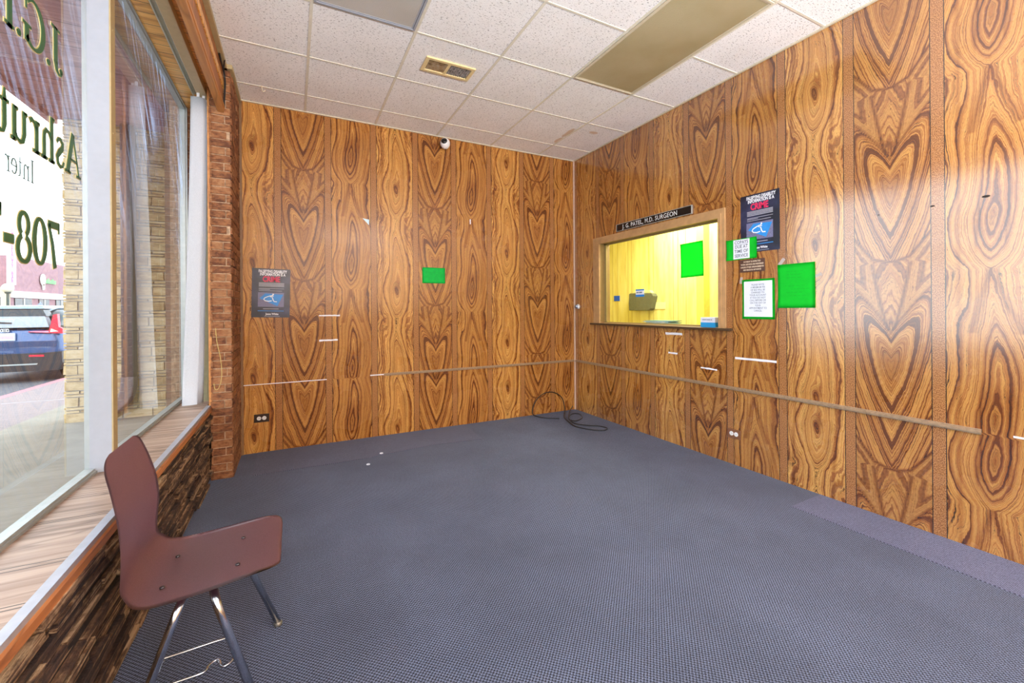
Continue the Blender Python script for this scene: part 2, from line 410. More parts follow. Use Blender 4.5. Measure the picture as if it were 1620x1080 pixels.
def tile_mat():
    t = NT('acoustic_tile'); x, y, z = t.sep(t.pos())
    ix = t.math('FLOOR', t.math('DIVIDE', t.math('SUBTRACT', x, 0.1065), TILE)); iy = t.math('FLOOR', t.math('DIVIDE', t.math('SUBTRACT', y, 2.7323), TILE))
    off = t.comb(t.math('MULTIPLY', ix, 3.7), t.math('MULTIPLY', iy, 5.3), 0)
    ad = t.n('ShaderNodeVectorMath', operation='ADD'); t.l(t.pos(), ad.inputs[0]); t.l(off, ad.inputs[1])
    par = t.math('MODULO', t.math('ABSOLUTE', t.math('ADD', ix, t.math('MULTIPLY', iy, 3.0))), 2.0)
    v1 = t.mapping(ad.outputs[0], (1, 2.6, 1)); 
    n1 = t.noise(v1, 62, 2, .6)
    hole = t.mapr(n1, 0.345, 0.375, 1, 0)
    n2 = t.noise(ad.outputs[0], 230, 1)
    hole2 = t.mapr(n2, 0.30, 0.34, 0.7, 0)
    big = t.noise(t.pos(), 3, 3)
    basec = t.mix(t.mapr(big, .35, .65), (0.90, 0.895, 0.89), (0.95, 0.945, 0.95))
    col = t.mix(t.math('MAXIMUM', hole, hole2), basec, (0.20, 0.19, 0.19))
    # old water stains
    for (cx, cy, rx, ry) in ((2.74, 3.50, .065, .045), (2.52, 3.62, .05, .16), (2.52, 3.82, .03, .10)):
        dx = t.math('DIVIDE', t.math('SUBTRACT', x, cx), rx); dy = t.math('DIVIDE', t.math('SUBTRACT', y, cy), ry)
        r = t.math('SQRT', t.math('ADD', t.math('MULTIPLY', dx, dx), t.math('MULTIPLY', dy, dy)))
        r = t.math('ADD', r, t.math('MULTIPLY', t.math('SUBTRACT', t.noise(t.pos(), 26, 3), .5), 1.6))
        col = t.mix(t.mapr(r, .5, .85, .75, 0), col, (0.62, 0.42, 0.24))
    t.base(col); t.set(Roughness=0.9)
    t.bump(t.math('SUBTRACT', 1.0, t.math('MAXIMUM', hole, hole2)), .5, .003)
    return t.m
M_tile = tile_mat()

def brick_mat(name, stops, rough=0.85, sc=1.0, bstr=.6, rnd=.3, streak=0.0):
    t = NT(name)
    ri = t.n('ShaderNodeNewGeometry').outputs['Random Per Island']
    n = t.noise(t.pos(), 26 * sc, 5, .65)
    f = t.math('ADD', t.math('MULTIPLY', ri, rnd), t.math('MULTIPLY', n, 1 - rnd))
    n2 = t.noise(t.mapping(t.pos(), (14, 2.2, 60) if streak else (14, 14, 40)), 1.6 * sc, 5, .65)
    f = t.math('ADD', f, t.math('MULTIPLY', t.math('SUBTRACT', n2, .5), 1.0 + streak))
    col = t.ramp(f, stops)
    t.base(col); t.set(Roughness=rough); t.bump(t.math('ADD', n2, t.math('MULTIPLY', n, .4)), bstr, .02)
    return t.m
M_brickin = brick_mat('rough_brown_brick', [(0.25, (0.022, 0.010, 0.008)), (0.42, (0.075, 0.036, 0.022)), (0.56, (0.17, 0.090, 0.045)), (0.72, (0.46, 0.30, 0.17))], bstr=1.0, streak=.8)
M_brickpil = brick_mat('orange_brown_brick', [(0.25, (0.12, 0.040, 0.018)), (0.5, (0.29, 0.115, 0.045)), (0.8, (0.44, 0.22, 0.10))], bstr=.7)
M_mortar = M('pale_mortar', (0.50, 0.34, 0.22), 0.9, nz=.3, nscale=60, bump=.5)
M_mortard = M('dark_mortar', (0.022, 0.014, 0.012), 0.95, nz=.4, nscale=60, bump=.5)
M_brickout = brick_mat('yellow_brick', [(0.25, (0.42, 0.29, 0.14)), (0.5, (0.62, 0.47, 0.25)), (0.8, (0.72, 0.60, 0.40))], sc=.35, bstr=.3)
M_mortarout = M('grey_mortar', (0.40, 0.36, 0.30), 0.9, nz=.2, nscale=30)

def glass_mat(name, ior=1.55, tint=(0.95, 0.98, 0.97), haze=0.0, smear=False, edge=1.0):
    t = NT(name); t.t.nodes.remove(t.p)
    tr = t.n('ShaderNodeBsdfTransparent'); tr.inputs[0].default_value = (*tint, 1)
    gl = t.n('ShaderNodeBsdfGlossy'); gl.inputs['Roughness'].default_value = 0.0; gl.inputs[0].default_value = (1, 1, 1, 1)
    gm = t.n('ShaderNodeNewGeometry'); dt = t.n('ShaderNodeVectorMath', operation='DOT_PRODUCT'); t.l(gm.outputs['Normal'], dt.inputs[0]); t.l(gm.outputs['Incoming'], dt.inputs[1])
    c = t.math('SUBTRACT', 1.0, t.math('ABSOLUTE', dt.outputs['Value'])); refl = t.math('MULTIPLY_ADD', t.math('POWER', c, 5.0), 1.15, 0.05)
    m1 = t.n('ShaderNodeMixShader'); t.l(t.math('MINIMUM', t.math('MULTIPLY', refl, edge), 1.0), m1.inputs[0]); t.l(tr.outputs[0], m1.inputs[1]); t.l(gl.outputs[0], m1.inputs[2])
    out = m1.outputs[0]
    if smear:
        df = t.n('ShaderNodeBsdfTranslucent'); df.inputs[0].default_value = (0.55, 0.68, 0.95, 1)
        x, y, z = t.sep(t.pos())
        n = t.noise(t.comb(0, t.math('MULTIPLY', t.math('ADD', y, t.math('MULTIPLY', z, .55)), 30), t.math('MULTIPLY', z, 1.5)), 1, 4, .65)
        reg = t.noise(t.pos(), 1.3, 2)
        amt = t.math('MULTIPLY', t.mapr(n, .45, .72), t.math('MULTIPLY', t.mapr(reg, .42, .62, 0.05, haze), t.mapr(z, 1.45, 2.15, 0.06, 1.0)))
        m2 = t.n('ShaderNodeMixShader'); t.l(amt, m2.inputs[0]); t.l(out, m2.inputs[1]); t.l(df.outputs[0], m2.inputs[2]); out = m2.outputs[0]
    t.l(out, t.out.inputs[0])
    return t.m
M_glass = glass_mat('storefront_glass', 1.62, haze=.62, smear=True)
M_glassin = glass_mat('reception_glass', 1.5, tint=(0.97, .99, .93))

# ------------------------------------------------------------------ floor
bm = bmesh.new(); bx(bm, -0.9, XR + 0.12, YN, YB + 0.1, -0.08, 0.0)
fl = obj('floor', bm, M_carpet); tag(fl, kind='structure')
def carpet_piece(name, poly, m, label):
    bm = bmesh.new(); top = [bm.verts.new((x, y, 0.0025)) for x, y in poly]; bot = [bm.verts.new((x, y, 0.0)) for x, y in poly]
    bm.faces.new(top); n = len(poly)
    for i in range(n): bm.faces.new((bot[i], bot[(i + 1) % n], top[(i + 1) % n], top[i]))
    o = obj(name, bm, m); tag(o, label, 'carpet'); return o
carpet_piece('carpet_strip', [(2.712, 1.552), (XR - .004, 1.560), (XR - .004, -1.2), (2.712, -1.2)], M_patch, 'lighter grey-violet carpet strip laid along the foot of the right wall')
carpet_piece('carpet_strip', [(-0.28, 3.70), (0.43, 3.68), (1.10, 3.76), (1.58, 3.71), (1.61, YB - .004), (-0.28, YB - .004)], M_patch2, 'faded plain carpet strip along the foot of the far panelled wall')
# small white scraps on the carpet
for (x, y, lab) in ((0.66, 3.74, 'tiny white ring scrap lying on carpet near the far wall'), (0.52, 3.52, 'tiny white crumb lying on carpet nearer the camera than the ring')):
    bm = bmesh.new(); tube(bm, [(x + .012 * math.cos(a), y + .012 * math.sin(a), .006) for a in np.linspace(0, 2 * PI, 13)[:-1]], .003, 6, closed=True)
    tag(obj('paper_scrap', bm, M_paper), lab, 'scrap')

# ------------------------------------------------------------------ panelled walls
RP_UP = {-1: 2.2, 0: 2.886, 1: 2.257, 2: 2.655, 3: 2.44, 4: 2.9, 5: 2.3, 6: 2.6}; RP_LO = {-1: .3, 0: 0.32, 1: 0.80, 2: 0.466, 3: .15, 4: .5, 5: .3, 6: .2}
BP_UP = {-1: 2.668, 0: 2.443, 1: 2.875, 2: 2.3, 3: 2.6}; BP_LO = {-1: 0.17, 0: 0.08, 1: 0.37, 2: .3, 3: .2}
zs = np.linspace(0, ZC + 0.03, 300)
OP = (2.262, 3.815, 1.063, 1.962)            # reception opening y0,y1,z0,z1
s1 = np.arange(-4, 18 * 40 + 1) * (PW / 40)      # right wall: s = 4.236 - Y
Yr = 4.236 - s1; keep = (Yr > YN - .01) & (Yr < YB + .005); s1 = s1[keep]; Yr = Yr[keep]
S, Z = np.meshgrid(s1, zs, indexing='ij'); Yg = 4.236 - S
ring, tone, calm = panel_fields(S, Z, RP_UP, RP_LO)
yc = (Yg[:-1, :-1] + Yg[1:, 1:]) / 2; zc = (Z[:-1, :-1] + Z[1:, 1:]) / 2
skip = (yc > OP[0]) & (yc < OP[1]) & (zc > OP[2]) & (zc < OP[3])
me = grid_mesh('wall_right', np.full_like(S, XR), Yg, Z, dict(s=S, ring=ring, tone=tone, calm=calm), skip)
wr = link('wall_right', me, PANEL); tag(wr, kind='structure')
s2 = np.arange(-124, 6 * 40 + 60) * (PW / 40)    # far wall: s = X - 0.698
Xb = 0.698 + s2; keep = (Xb > XL - .14) & (Xb < XR + .012); s2 = s2[keep]
S, Z = np.meshgrid(s2, zs, indexing='ij')
ring, tone, calm = panel_fields(S, Z, BP_UP, BP_LO)
me = grid_mesh('wall_back', S + 0.698, np.full_like(S, YB), Z, dict(s=S, ring=ring, tone=tone, calm=calm))
wb = link('wall_back', me, PANEL_BACK); tag(wb, kind='structure')

M_plaster = M('warm_plaster', (0.50, 0.34, 0.20), 0.7)
# shell behind the visible faces
bm = bmesh.new()
bx(bm, XR + 0.004, XR + 0.11, YN - .1, OP[0], 0, ZC + .1); bx(bm, XR + 0.004, XR + 0.11, OP[1], YB + .2, 0, ZC + .1)
bx(bm, XR + 0.004, XR + 0.11, OP[0], OP[1], 0, OP[2]); bx(bm, XR + 0.004, XR + 0.11, OP[0], OP[1], OP[3], ZC + .1)
tag(obj('wall_right', bm, M_frame), kind='structure')
bm = bmesh.new(); bx(bm, -.52, XR + .1, YB + .004, YB + .1, 0, ZC + .1); tag(obj('wall_back', bm, M_plaster), kind='structure')
# wall behind the camera with a wide glazed shopfront
bm = bmesh.new()
bx(bm, -.9, XR + .1, YN - .12, YN, 0, ZC + .1)
tag(obj('wall_front', bm, M_plaster), kind='structure')

# corner moulding, chair rails
tag(box('trim_1', XR - .018, XR - .001, YB - .018, YB - .001, 0.0, ZC, M('corner_moulding', (0.58, 0.42, 0.33), .4), bevel=.004), kind='structure')
def rail_profile_box(name, x0, x1, y0, y1, z0, z1, axis):
    bm = bmesh.new(); h = z1 - z0
    bx(bm, x0, x1, y0, y1, z0, z1)
    e = .25
    if axis == 'y': bx(bm, x0 - .006, x0, y0, y1, z0 + h * .28, z1 - h * .28)
    else: bx(bm, x0, x1, y0 - .006, y0, z0 + h * .28, z1 - h * .28)
    o = obj(name, bm, M_railtan); tag(o, kind='structure'); return o
rail_profile_box('trim_2', XR - .010, XR - .0005, .828, YB - .02, .580, .606, 'y')
rail_profile_box('trim_3', .782, XR - .02, YB - .010, YB - .0005, .581, .606, 'x')
# bare white seam strips left of the rail
tag(box('trim_4', -.385, .272, YB - .003, YB - .0006, .584, .591, M_tape), kind='structure')
tag(box('trim_5', .655, .782, YB - .003, YB - .0006, .590, .600, M_tape), kind='structure')
tag(box('trim_6', XR - .003, XR - .0006, .66, .722, .592, .601, M_tape), kind='structure')
# side bead where the far wall meets the pilaster
tag(box('trim_7', XL + .001, XL + .018, YB - .014, YB - .0006, 0, ZC, M('brown_bead', (0.22, 0.115, 0.05), .5)), kind='structure')

# ------------------------------------------------------------------ ceiling
CE = -0.44
bm = bmesh.new(); bx(bm, CE, XR + .02, YN - .05, YB + .02, ZC + .004, ZC + .06)
ceil = obj('ceiling', bm, M_tile); tag(ceil, kind='structure')
bm = bmesh.new(); tb_ = .009
gx = [0.1065 + TILE * k for k in range(0, 5)]; gy = [2.7323 + TILE * k for k in range(-12, 3)]
fixt = [(1.935, 1.513), (0.1065, 1.513), (1.935, -1.535), (0.7161, -1.535), (0.7161, -2.754)]
for x in gx: bx(bm, x - tb_, x + tb_, YN, YB, ZC, ZC + .004)
xs = [CE] + gx + [XR]
for y in gy:
    for a, b in zip(xs, xs[1:]): bx(bm, a + tb_, b - tb_, y - tb_ * .8, y + tb_ * .8, ZC + .0008, ZC + .004)
g = obj('ceiling_grid', bm, M('white_grid', (0.74, 0.71, 0.60), .45), ceil)
# wall angle trims
bm = bmesh.new()
bx(bm, XR - .016, XR - .0005, YN, YB, ZC - .006, ZC + .003); bx(bm, XL, XR - .016, YB - .016, YB - .0005, ZC - .006, ZC + .003)
tag(obj('trim_8', bm, M_cream), kind='structure')
bm = bmesh.new()
bx(bm, -.447, -.418, YN, 3.735, ZC - .028, ZC + .003); bx(bm, -.447, -.385, 3.700, 3.735, ZC - .028, ZC + .003); bx(bm, -.41, -.382, 3.735, YB - .02, ZC - .028, ZC + .003)
tag(obj('trim_9', bm, M_tan), kind='structure')

def diffuser_mat(name, c1, c2):
    t = NT(name); v = t.vor(t.pos(), 160); n = t.noise(t.pos(), 2.2, 3)
    t.base(t.mix(t.mapr(n, .3, .7), c1, c2)); t.set(Roughness=.35); t.bump(v, .3, .002); return t.m
M_diff = diffuser_mat('yellowed_diffuser', (0.36, 0.29, 0.15), (0.46, 0.40, 0.25))
M_diff2 = diffuser_mat('grey_diffuser', (0.46, 0.44, 0.40), (0.54, 0.53, 0.50))
#M_diffon = M('lit_diffuser', (0.8, 0.78, 0.7), .4, emit=(1.0, .93, .82), es=1.5)
def troffer(x0, y0, mdiff, mframe, label):
    x1, y1 = x0 + TILE, y0 + 2 * TILE
    e = empty('ceiling_light', ((x0 + x1) / 2, (y0 + y1) / 2, ZC), label, 'ceiling light')
    bm = bmesh.new(); a = .012; b = .034; z0, z1 = ZC - .006, ZC + .002
    for (p, q) in ((a, b - .010), (b - .008, b)):
        zt = z0 if p == a else z0 + .003
        bx(bm, x0 + p, x0 + q, y0 + p, y1 - p, zt, z1); bx(bm, x1 - q, x1 - p, y0 + p, y1 - p, zt, z1)
        bx(bm, x0 + q, x1 - q, y0 + p, y0 + q, zt, z1); bx(bm, x0 + q, x1 - q, y1 - q, y1 - p, zt, z1)
    obj('frame', bm, mframe, e)
    n = 12; bm = bmesh.new()
    bx(bm, x0 + b, x1 - b, y0 + b, y1 - b, ZC - .001, ZC + .003)
    obj('diffuser', bm, mdiff, e)
    return e
troffer(1.935, 1.513, M_diff, M_cream, 'unlit ceiling light with a long yellowed tan panel, nearer the right wall')
troffer(0.1065, 1.513, M_diff2, M_white, 'unlit ceiling light with a grey panel, nearer the shop window')
for (x, y) in fixt[2:]: troffer(x, y, M_diff2, M_white, 'unlit ceiling light behind the camera').__setitem__('group', 'unlit ceiling lights behind the camera')
for i, (lx, ly) in enumerate(ADDED_FILLS):  # stands and hoods invented to carry the added fill lights, out of view
    e = empty('added_fill_softbox', (lx, ly, 0), ('added fill-light softbox on a stand, unseen behind the camera, nearer the shop window', 'added fill-light softbox on a stand, unseen behind the camera, nearer the right wall')[i], 'lamp')
    bm = bmesh.new(); tube(bm, [(lx, ly, .25), (lx, ly, .86)], .014, 12); obj('pole', bm, M_alu, e)
    for k in range(3):
        a_ = 2 * PI * k / 3; bm = bmesh.new(); tube(bm, [(lx, ly, .45), (lx + .42 * math.cos(a_), ly + .42 * math.sin(a_), .012)], .010, 8); obj('leg', bm, M_alu, e)
    bm = bmesh.new(); lo = [bm.verts.new((lx + sx * .08, ly + sy * .08, .86)) for sx, sy in ((-1, -1), (1, -1), (1, 1), (-1, 1))]; hi = [bm.verts.new((lx + sx * .53, ly + sy * .53, 1.07)) for sx, sy in ((-1, -1), (1, -1), (1, 1), (-1, 1))]
    bm.faces.new(lo); [bm.faces.new((lo[k], lo[(k + 1) % 4], hi[(k + 1) % 4], hi[k])) for k in range(4)]; bmesh.ops.solidify(bm, geom=list(bm.faces), thickness=.004); obj('fill_hood', bm, M_lensblk, e)

# ceiling vent
e = empty('ceiling_vent', (1.038, 3.043, ZC), 'yellowed plastic air vent with dirty openings set in a ceiling tile', 'vent')
bm = bmesh.new(); X0, X1, Y0, Y1 = .852, 1.226, 2.950, 3.135; fz0, fz1 = ZC - .008, ZC + .0035; f_ = .026
M_vent = M('yellowed_plastic', (0.80, 0.64, 0.34), .45)
bx(bm, X0, X1, Y0, Y0 + f_, fz0, fz1); bx(bm, X0, X1, Y1 - f_, Y1, fz0, fz1); bx(bm, X0, X0 + f_, Y0 + f_, Y1 - f_, fz0, fz1); bx(bm, X1 - f_, X1, Y0 + f_, Y1 - f_, fz0, fz1)
obj('frame', bm, M_vent, e, bevel=.0015, seg=1)
box('divider', 1.018, 1.04, Y0 + f_, Y1 - f_, fz0 + .001, fz1, M_vent, e)
t = NT('dirty_vent_core'); n = t.noise(t.pos(), 22, 4, .7); c = t.ramp(n, [(.35, (0.10, .06, .03)), (.48, (.36, .24, .12)), (.6, (.40, .33, .24))]); t.base(c); t.set(Roughness=.7)
box('dirty_panel', X0 + f_, 1.018, Y0 + f_, Y1 - f_, ZC - .001, ZC + .003, t.m, e)
t = NT('dusty_louvre'); n = t.noise(t.pos(), 60, 3, .7); c = t.ramp(n, [(.36, (0.03, .03, .03)), (.46, (.30, .27, .25)), (.6, (.40, .37, .35))]); t.base(c); t.set(Roughness=.7)
bm = bmesh.new(); bx(bm, 1.04, X1 - f_, Y0 + f_, Y1 - f_, ZC - .000, ZC + .003)
for k in range(9):
    x = 1.048 + k * .017
    if x + .004 < X1 - f_: bx(bm, x, x + .004, Y0 + f_, Y1 - f_, ZC - .004, ZC)
obj('louvre', bm, t.m, e)
# small hook on the grid near the far wall
bm = bmesh.new(); tube(bm, smooth_pts([(-.21, 3.93, ZC), (-.21, 3.93, ZC - .02), (-.205, 3.95, ZC - .035), (-.19, 3.955, ZC - .022)], 4), .004, 6)
tag(obj('ceiling_hook', bm, M_cream), 'small cream wire hook hanging from the ceiling grid by the far wall', 'hook')

# ------------------------------------------------------------------ brickwork
def brick_run(bm, o, ud, nd, length, height, course, bl, mort, depth, jd, jit, half=True, z0=0.0, mi=0, rows=None):
    """o origin at the wall plane; ud along, nd outward; bricks stand proud of the plane o"""
    ud = Vector(ud); nd = Vector(nd); z = z0; r = 0
    while z < z0 + height - 0.01:
        ch = rows[r % len(rows)] if rows else course
        h = min(ch - mort, z0 + height - z - .001); u = -(bl / 2 if (half and r % 2) else 0) - random.uniform(0, .02)
        while u < length:
            L = bl * random.uniform(.92, 1.06); a = max(u, 0); b = min(u + L - mort, length); u += L
            if b - a < .02: continue
            d = depth + random.uniform(-jd, jd)
            vs = []
            for (uu, dd, zz) in ((a, -.004, z), (b, -.004, z), (b, d, z), (a, d, z), (a, -.004, z + h), (b, -.004, z + h), (b, d, z + h), (a, d, z + h)):
                j = jit if dd > 0 else 0
                p = Vector(o) + ud * (uu + random.uniform(-j, j)) + nd * (dd + random.uniform(-j, j)); p.z += zz + random.uniform(-j, j)
                vs.append(bm.verts.new(p))
            for f in ((0, 3, 2, 1), (4, 5, 6, 7), (0, 1, 5, 4), (1, 2, 6, 5), (2, 3, 7, 6), (3, 0, 4, 7)):
                bm.faces.new([vs[i] for i in f]).material_index = mi
        z += ch; r += 1
    return bm

# low wall under the window: rough stacked brick
bm = bmesh.new(); brick_run(bm, (-.548, YN, 0), (0, 1, 0), (1, 0, 0), 3.735 - YN, .499, .0300, .36, .008, .012, .014, .0050)
bx(bm, -.80, -.548, YN, 4.27, 0, .478, mi=1)
wl = obj('wall_left', bm, [M_brickin, M_mortard]); tag(wl, kind='structure')
# pilaster
bm = bmesh.new()
brick_run(bm, (-.522, 3.745, 0), (1, 0, 0), (0, -1, 0), .118, ZC - .03, .0577, .2, .008, .010, .002, .0012, half=True)
brick_run(bm, (-.408, 3.745, 0), (0, 1, 0), (1, 0, 0), .53, ZC - .03, .0577, .2, .008, .010, .003, .0015)
brick_run(bm, (-.522, 4.262, 0), (0, -1, 0), (-1, 0, 0), .53, ZC - .03, .0577, .2, .008, .010, .003, .0015)
bx(bm, -.522, -.408, 3.745, 4.27, 0, ZC, mi=1)
tag(obj('wall_pilaster', bm, [M_brickpil, M_mortar]), kind='structure')
bm = bmesh.new()
brick_run(bm, (-.80, 4.225, .54), (1, 0, 0), (0, -1, 0), .27, 2.3, .0577, .2, .008, .010, .002, .0012)
bx(bm, -.86, -.522, 4.225, 4.5, 0, ZC, mi=1)
tag(obj('wall_jamb', bm, [M_brickpil, M_mortar]), kind='structure')

# ------------------------------------------------------------------ window sill, soffit, fascia
box_ = box
sill = box('window_sill', -.785, -.562, YN, 4.21, .478, .536, M_sill); tag(sill, kind='structure')
tag(box('trim_10', -.562, -.536, YN, 3.76, .500, .541, M_aluw), kind='structure')
tag(box('trim_11', -.536, -.526, YN, 3.735, .499, .524, wood_mat('orange_sill_edge', (.62, .25, .08), (.36, .12, .035), .35, 1)), kind='structure')
SZ = 2.845
tag(box('ceiling_soffit', -.80, -.44, YN, 4.22, SZ, SZ + .05, M_soffit), kind='structure')
tag(box('wall_fascia', -.47, -.447, YN, 3.733, 2.70, ZC + .02, M_fascia), kind='structure')
bm = bmesh.new(); bx(bm, -.478, -.440, YN, 3.733, 2.672, 2.70); bx(bm, -.447, -.436, YN, 3.733, 2.70, 2.722)
tag(obj('trim_12', bm, M_fasciab), kind='structure')
tag(box('trim_13', -.545, -.525, 3.742, 3.765, .537, SZ, M_fasciab), kind='structure')

# ------------------------------------------------------------------ shop window
win = empty('window_1', (-.77, 0, .54), kind='structure')
ys = []
bm = bmesh.new(); bx(bm, -.772, -.700, 2.430, 2.476, .537, SZ)
obj('mullion', bm, M_white, win)
bm = bmesh.new(); bx(bm, -.6995, -.694, 2.428, 2.478, .537, SZ)
for z in (.72, 1.12, 1.55, 2.0, 2.45, 2.75):
    lathe(bm, [(.005, 0), (.005, .002)], 10, Matrix.Translation((-.694, 2.453, z)) @ Matrix.Rotation(PI / 2, 4, 'Y'))
obj('mullion_cover', bm, M_tan, win)
for y in (-3.65, -1.6, 0.42): box('mullion', -.815, -.700, y, y + .046, .537, SZ, M_white, win)
bm = bmesh.new()
bx(bm, -.79, -.755, YN, 4.19, .536, .556); bx(bm, -.755, -.748, YN, 4.19, .536, .546)
bx(bm, -.79, -.755, YN, 4.19, SZ - .022, SZ); bx(bm, -.755, -.745, YN, 4.19, SZ - .012, SZ)
bx(bm, -.79, -.755, 4.19, 4.215, .536, SZ); bx(bm, -.755, -.742, 4.197, 4.215, .536, SZ)
bx(bm, -.790, -.772, 2.434, 2.472, .556, SZ - .02)
obj('window_frame', bm, M_alu, win)
for (a, b) in ((YN, -3.65), (-3.604, -1.6), (-1.554, .42), (.466, 2.43), (2.476, 4.19)):
    bm = bmesh.new(); v = [bm.verts.new(p) for p in ((-.772, a, .556), (-.772, b, .556), (-.772, b, SZ - .022), (-.772, a, SZ - .022))]; bm.faces.new(v)
    obj('pane', bm, M_glass, win)

# --- gilt-edged green lettering on the glass, read from outside
def ribbon(bm, pts, xf, extra=0.0, th=.0015):
    """pts: (x,y,w) polyline in glyph units"""
    n = len(pts); L = []; Rr = []
    for i, (x, y, wd) in enumerate(pts):
        x0, y0 = pts[max(i - 1, 0)][:2]; x1, y1 = pts[min(i + 1, n - 1)][:2]
        dx, dy = x1 - x0, y1 - y0; l = math.hypot(dx, dy) or 1; nx, ny = -dy / l, dx / l; h = wd / 2 + extra
        ex = ey = 0
        if i == 0: ex, ey = -dx / l * extra, -dy / l * extra
        if i == n - 1: ex, ey = dx / l * extra, dy / l * extra
        L.append((x + nx * h + ex, y + ny * h + ey)); Rr.append((x - nx * h + ex, y - ny * h + ey))
    for i in range(n - 1):
        q = [L[i], L[i + 1], Rr[i + 1], Rr[i]]
        f = [bm.verts.new(xf(*p, 0)) for p in q]; b = [bm.verts.new(xf(*p, th)) for p in q]
        bm.faces.new(f); bm.faces.new(b[::-1])
        for k in range(4): bm.faces.new((f[k], b[k], b[(k + 1) % 4], f[(k + 1) % 4]))
def arc(cx, cy, rx, ry, a0, a1, n=18, wf=lambda a: .1):
    return [(cx + rx * math.cos(math.radians(a)), cy + ry * math.sin(math.radians(a)), wf(a)) for a in np.linspace(a0, a1, n)]
TK, TN_, SF = .15, .045, .05
def ln(x0, y0, x1, y1, w_): return [(x0, y0, w_), (x1, y1, w_)]
def rw(a): return TN_ + (TK - TN_) * abs(math.cos(math.radians(a)))
GL = {
 'J': (.52, [ln(.34, 1, .34, .22, TK), ln(.16, .975, .52, .975, SF), [(.34, .24, TK), (.30, .08, .10), (.20, .01, .05), (.10, .03, .05), (.06, .10, .06)], arc(.09, .12, .03, .03, 0, 360, 10, lambda a: .07)]),
 '.': (.22, [arc(.11, .06, .03, .03, 0, 360, 12, lambda a: .07)]),
 'G': (.86, [arc(.46, .5, .38, .48, 52, 315, 26, rw), ln(.72, .36, .72, .06, TK * .9), ln(.56, .38, .86, .38, SF), ln(.74, .95, .74, .70, TN_)]),
 'P': (.70, [ln(.17, 1, .17, 0, TK), ln(.03, .975, .35, .975, SF), ln(.03, .025, .33, .025, SF), [(.2, .97, .05)] + arc(.36, .73, .25, .24, 90, -90, 14, rw) + [(.2, .49, .05)]]),
 'A': (.84, [ln(.10, .02, .42, .98, TN_), ln(.42, 1.0, .72, .02, TK), ln(.22, .36, .60, .36, SF), ln(.0, .025, .24, .025, SF), ln(.56, .025, .86, .025, SF)]),
 's': (.44, [[(.36, .56, .06), (.30, .64, .07), (.20, .66, .08), (.10, .58, .10), (.12, .46, .12), (.26, .34, .14), (.36, .22, .12), (.32, .08, .09), (.20, .02, .07), (.09, .06, .06), (.05, .16, .05)]]),
 'h': (.62, [ln(.14, 1, .14, 0, .12), ln(.02, .98, .14, .98, SF), ln(.02, .025, .27, .025, SF), ln(.35, .025, .61, .025, SF), [(.16, .48, .05), (.26, .62, .06), (.38, .65, .08), (.47, .55, .11), (.48, .40, .12), (.48, 0, .12)]]),
 'r': (.46, [ln(.14, .66, .14, 0, .12), ln(.02, .64, .14, .64, SF), ln(.02, .025, .29, .025, SF), [(.16, .48, .05), (.24, .61, .06), (.33, .65, .08), (.40, .60, .10)]]),
 'u': (.62, [[(.13, .66, .12), (.13, .22, .12), (.18, .07, .10), (.28, .02, .07), (.40, .08, .05), (.46, .18, .05)], ln(.48, .66, .48, 0, .12), ln(.02, .64, .15, .64, SF), ln(.36, .64, .5, .64, SF), ln(.48, .025, .6, .025, SF)]),
 't': (.36, [[(.16, .86, .04), (.16, .64, .12), (.16, .18, .12), (.20, .05, .08), (.28, .02, .06), (.35, .08, .04)], ln(.02, .64, .34, .64, SF)]),
 'n': (.60, [ln(.14, .66, .14, 0, .07), ln(.02, .64, .14, .64, .03), ln(.02, .02, .27, .02, .03), ln(.35, .02, .6, .02, .03), [(.16, .48, .04), (.26, .62, .04), (.38, .65, .05), (.46, .55, .07), (.47, .40, .07), (.47, 0, .07)]]),
 'e': (.50, [[(.07, .36, .04), (.44, .36, .04)], arc(.26, .34, .19, .31, 5, 320, 20, lambda a: .04 + .04 * abs(math.cos(math.radians(a))))]),
 'I': (.36, [ln(.18, 1, .18, 0, .09), ln(.04, .98, .32, .98, .035), ln(.04, .02, .32, .02, .035)]),
 'T': (.34, [[(.16, .86, .03), (.16, .18, .07), (.20, .05, .05), (.30, .04, .04)], ln(.02, .64, .32, .64, .03)]),
 'R': (.42, [ln(.14, .66, .14, 0, .07), ln(.02, .64, .14, .64, .03), ln(.02, .02, .28, .02, .03), [(.16, .48, .04), (.24, .61, .04), (.33, .65, .05), (.38, .60, .06)]]),
 'U': (.60, [ln(.1, .6, .1, 0, .07)]),
 '7': (.62, [ln(.04, .93, .58, .93, .14), ln(.05, 1.0, .05, .78, .05), [(.56, .93, .08), (.38, .5, .12), (.27, 0, .15)]]),
 '0': (.66, [arc(.33, .5, .25, .46, 0, 360, 34, lambda a: .05 + .12 * abs(math.cos(math.radians(a))))]),
 '8': (.66, [arc(.33, .75, .19, .22, -60, 240, 22, lambda a: .06 + .07 * abs(math.cos(math.radians(a)))), arc(.33, .27, .25, .25, 110, 430, 26, lambda a: .06 + .08 * abs(math.cos(math.radians(a)))), ]),
 '-': (.44, [ln(.04, .40, .40, .40, .16)]),
}
M_gold = M('gilt_edge', (0.62, 0.52, 0.24), .4); M_lgreen = M('green_letter_paint', (0.035, 0.125, 0.050), .45); M_lgrey = M('grey_green_letter_paint', (0.10, 0.17, 0.16), .45)
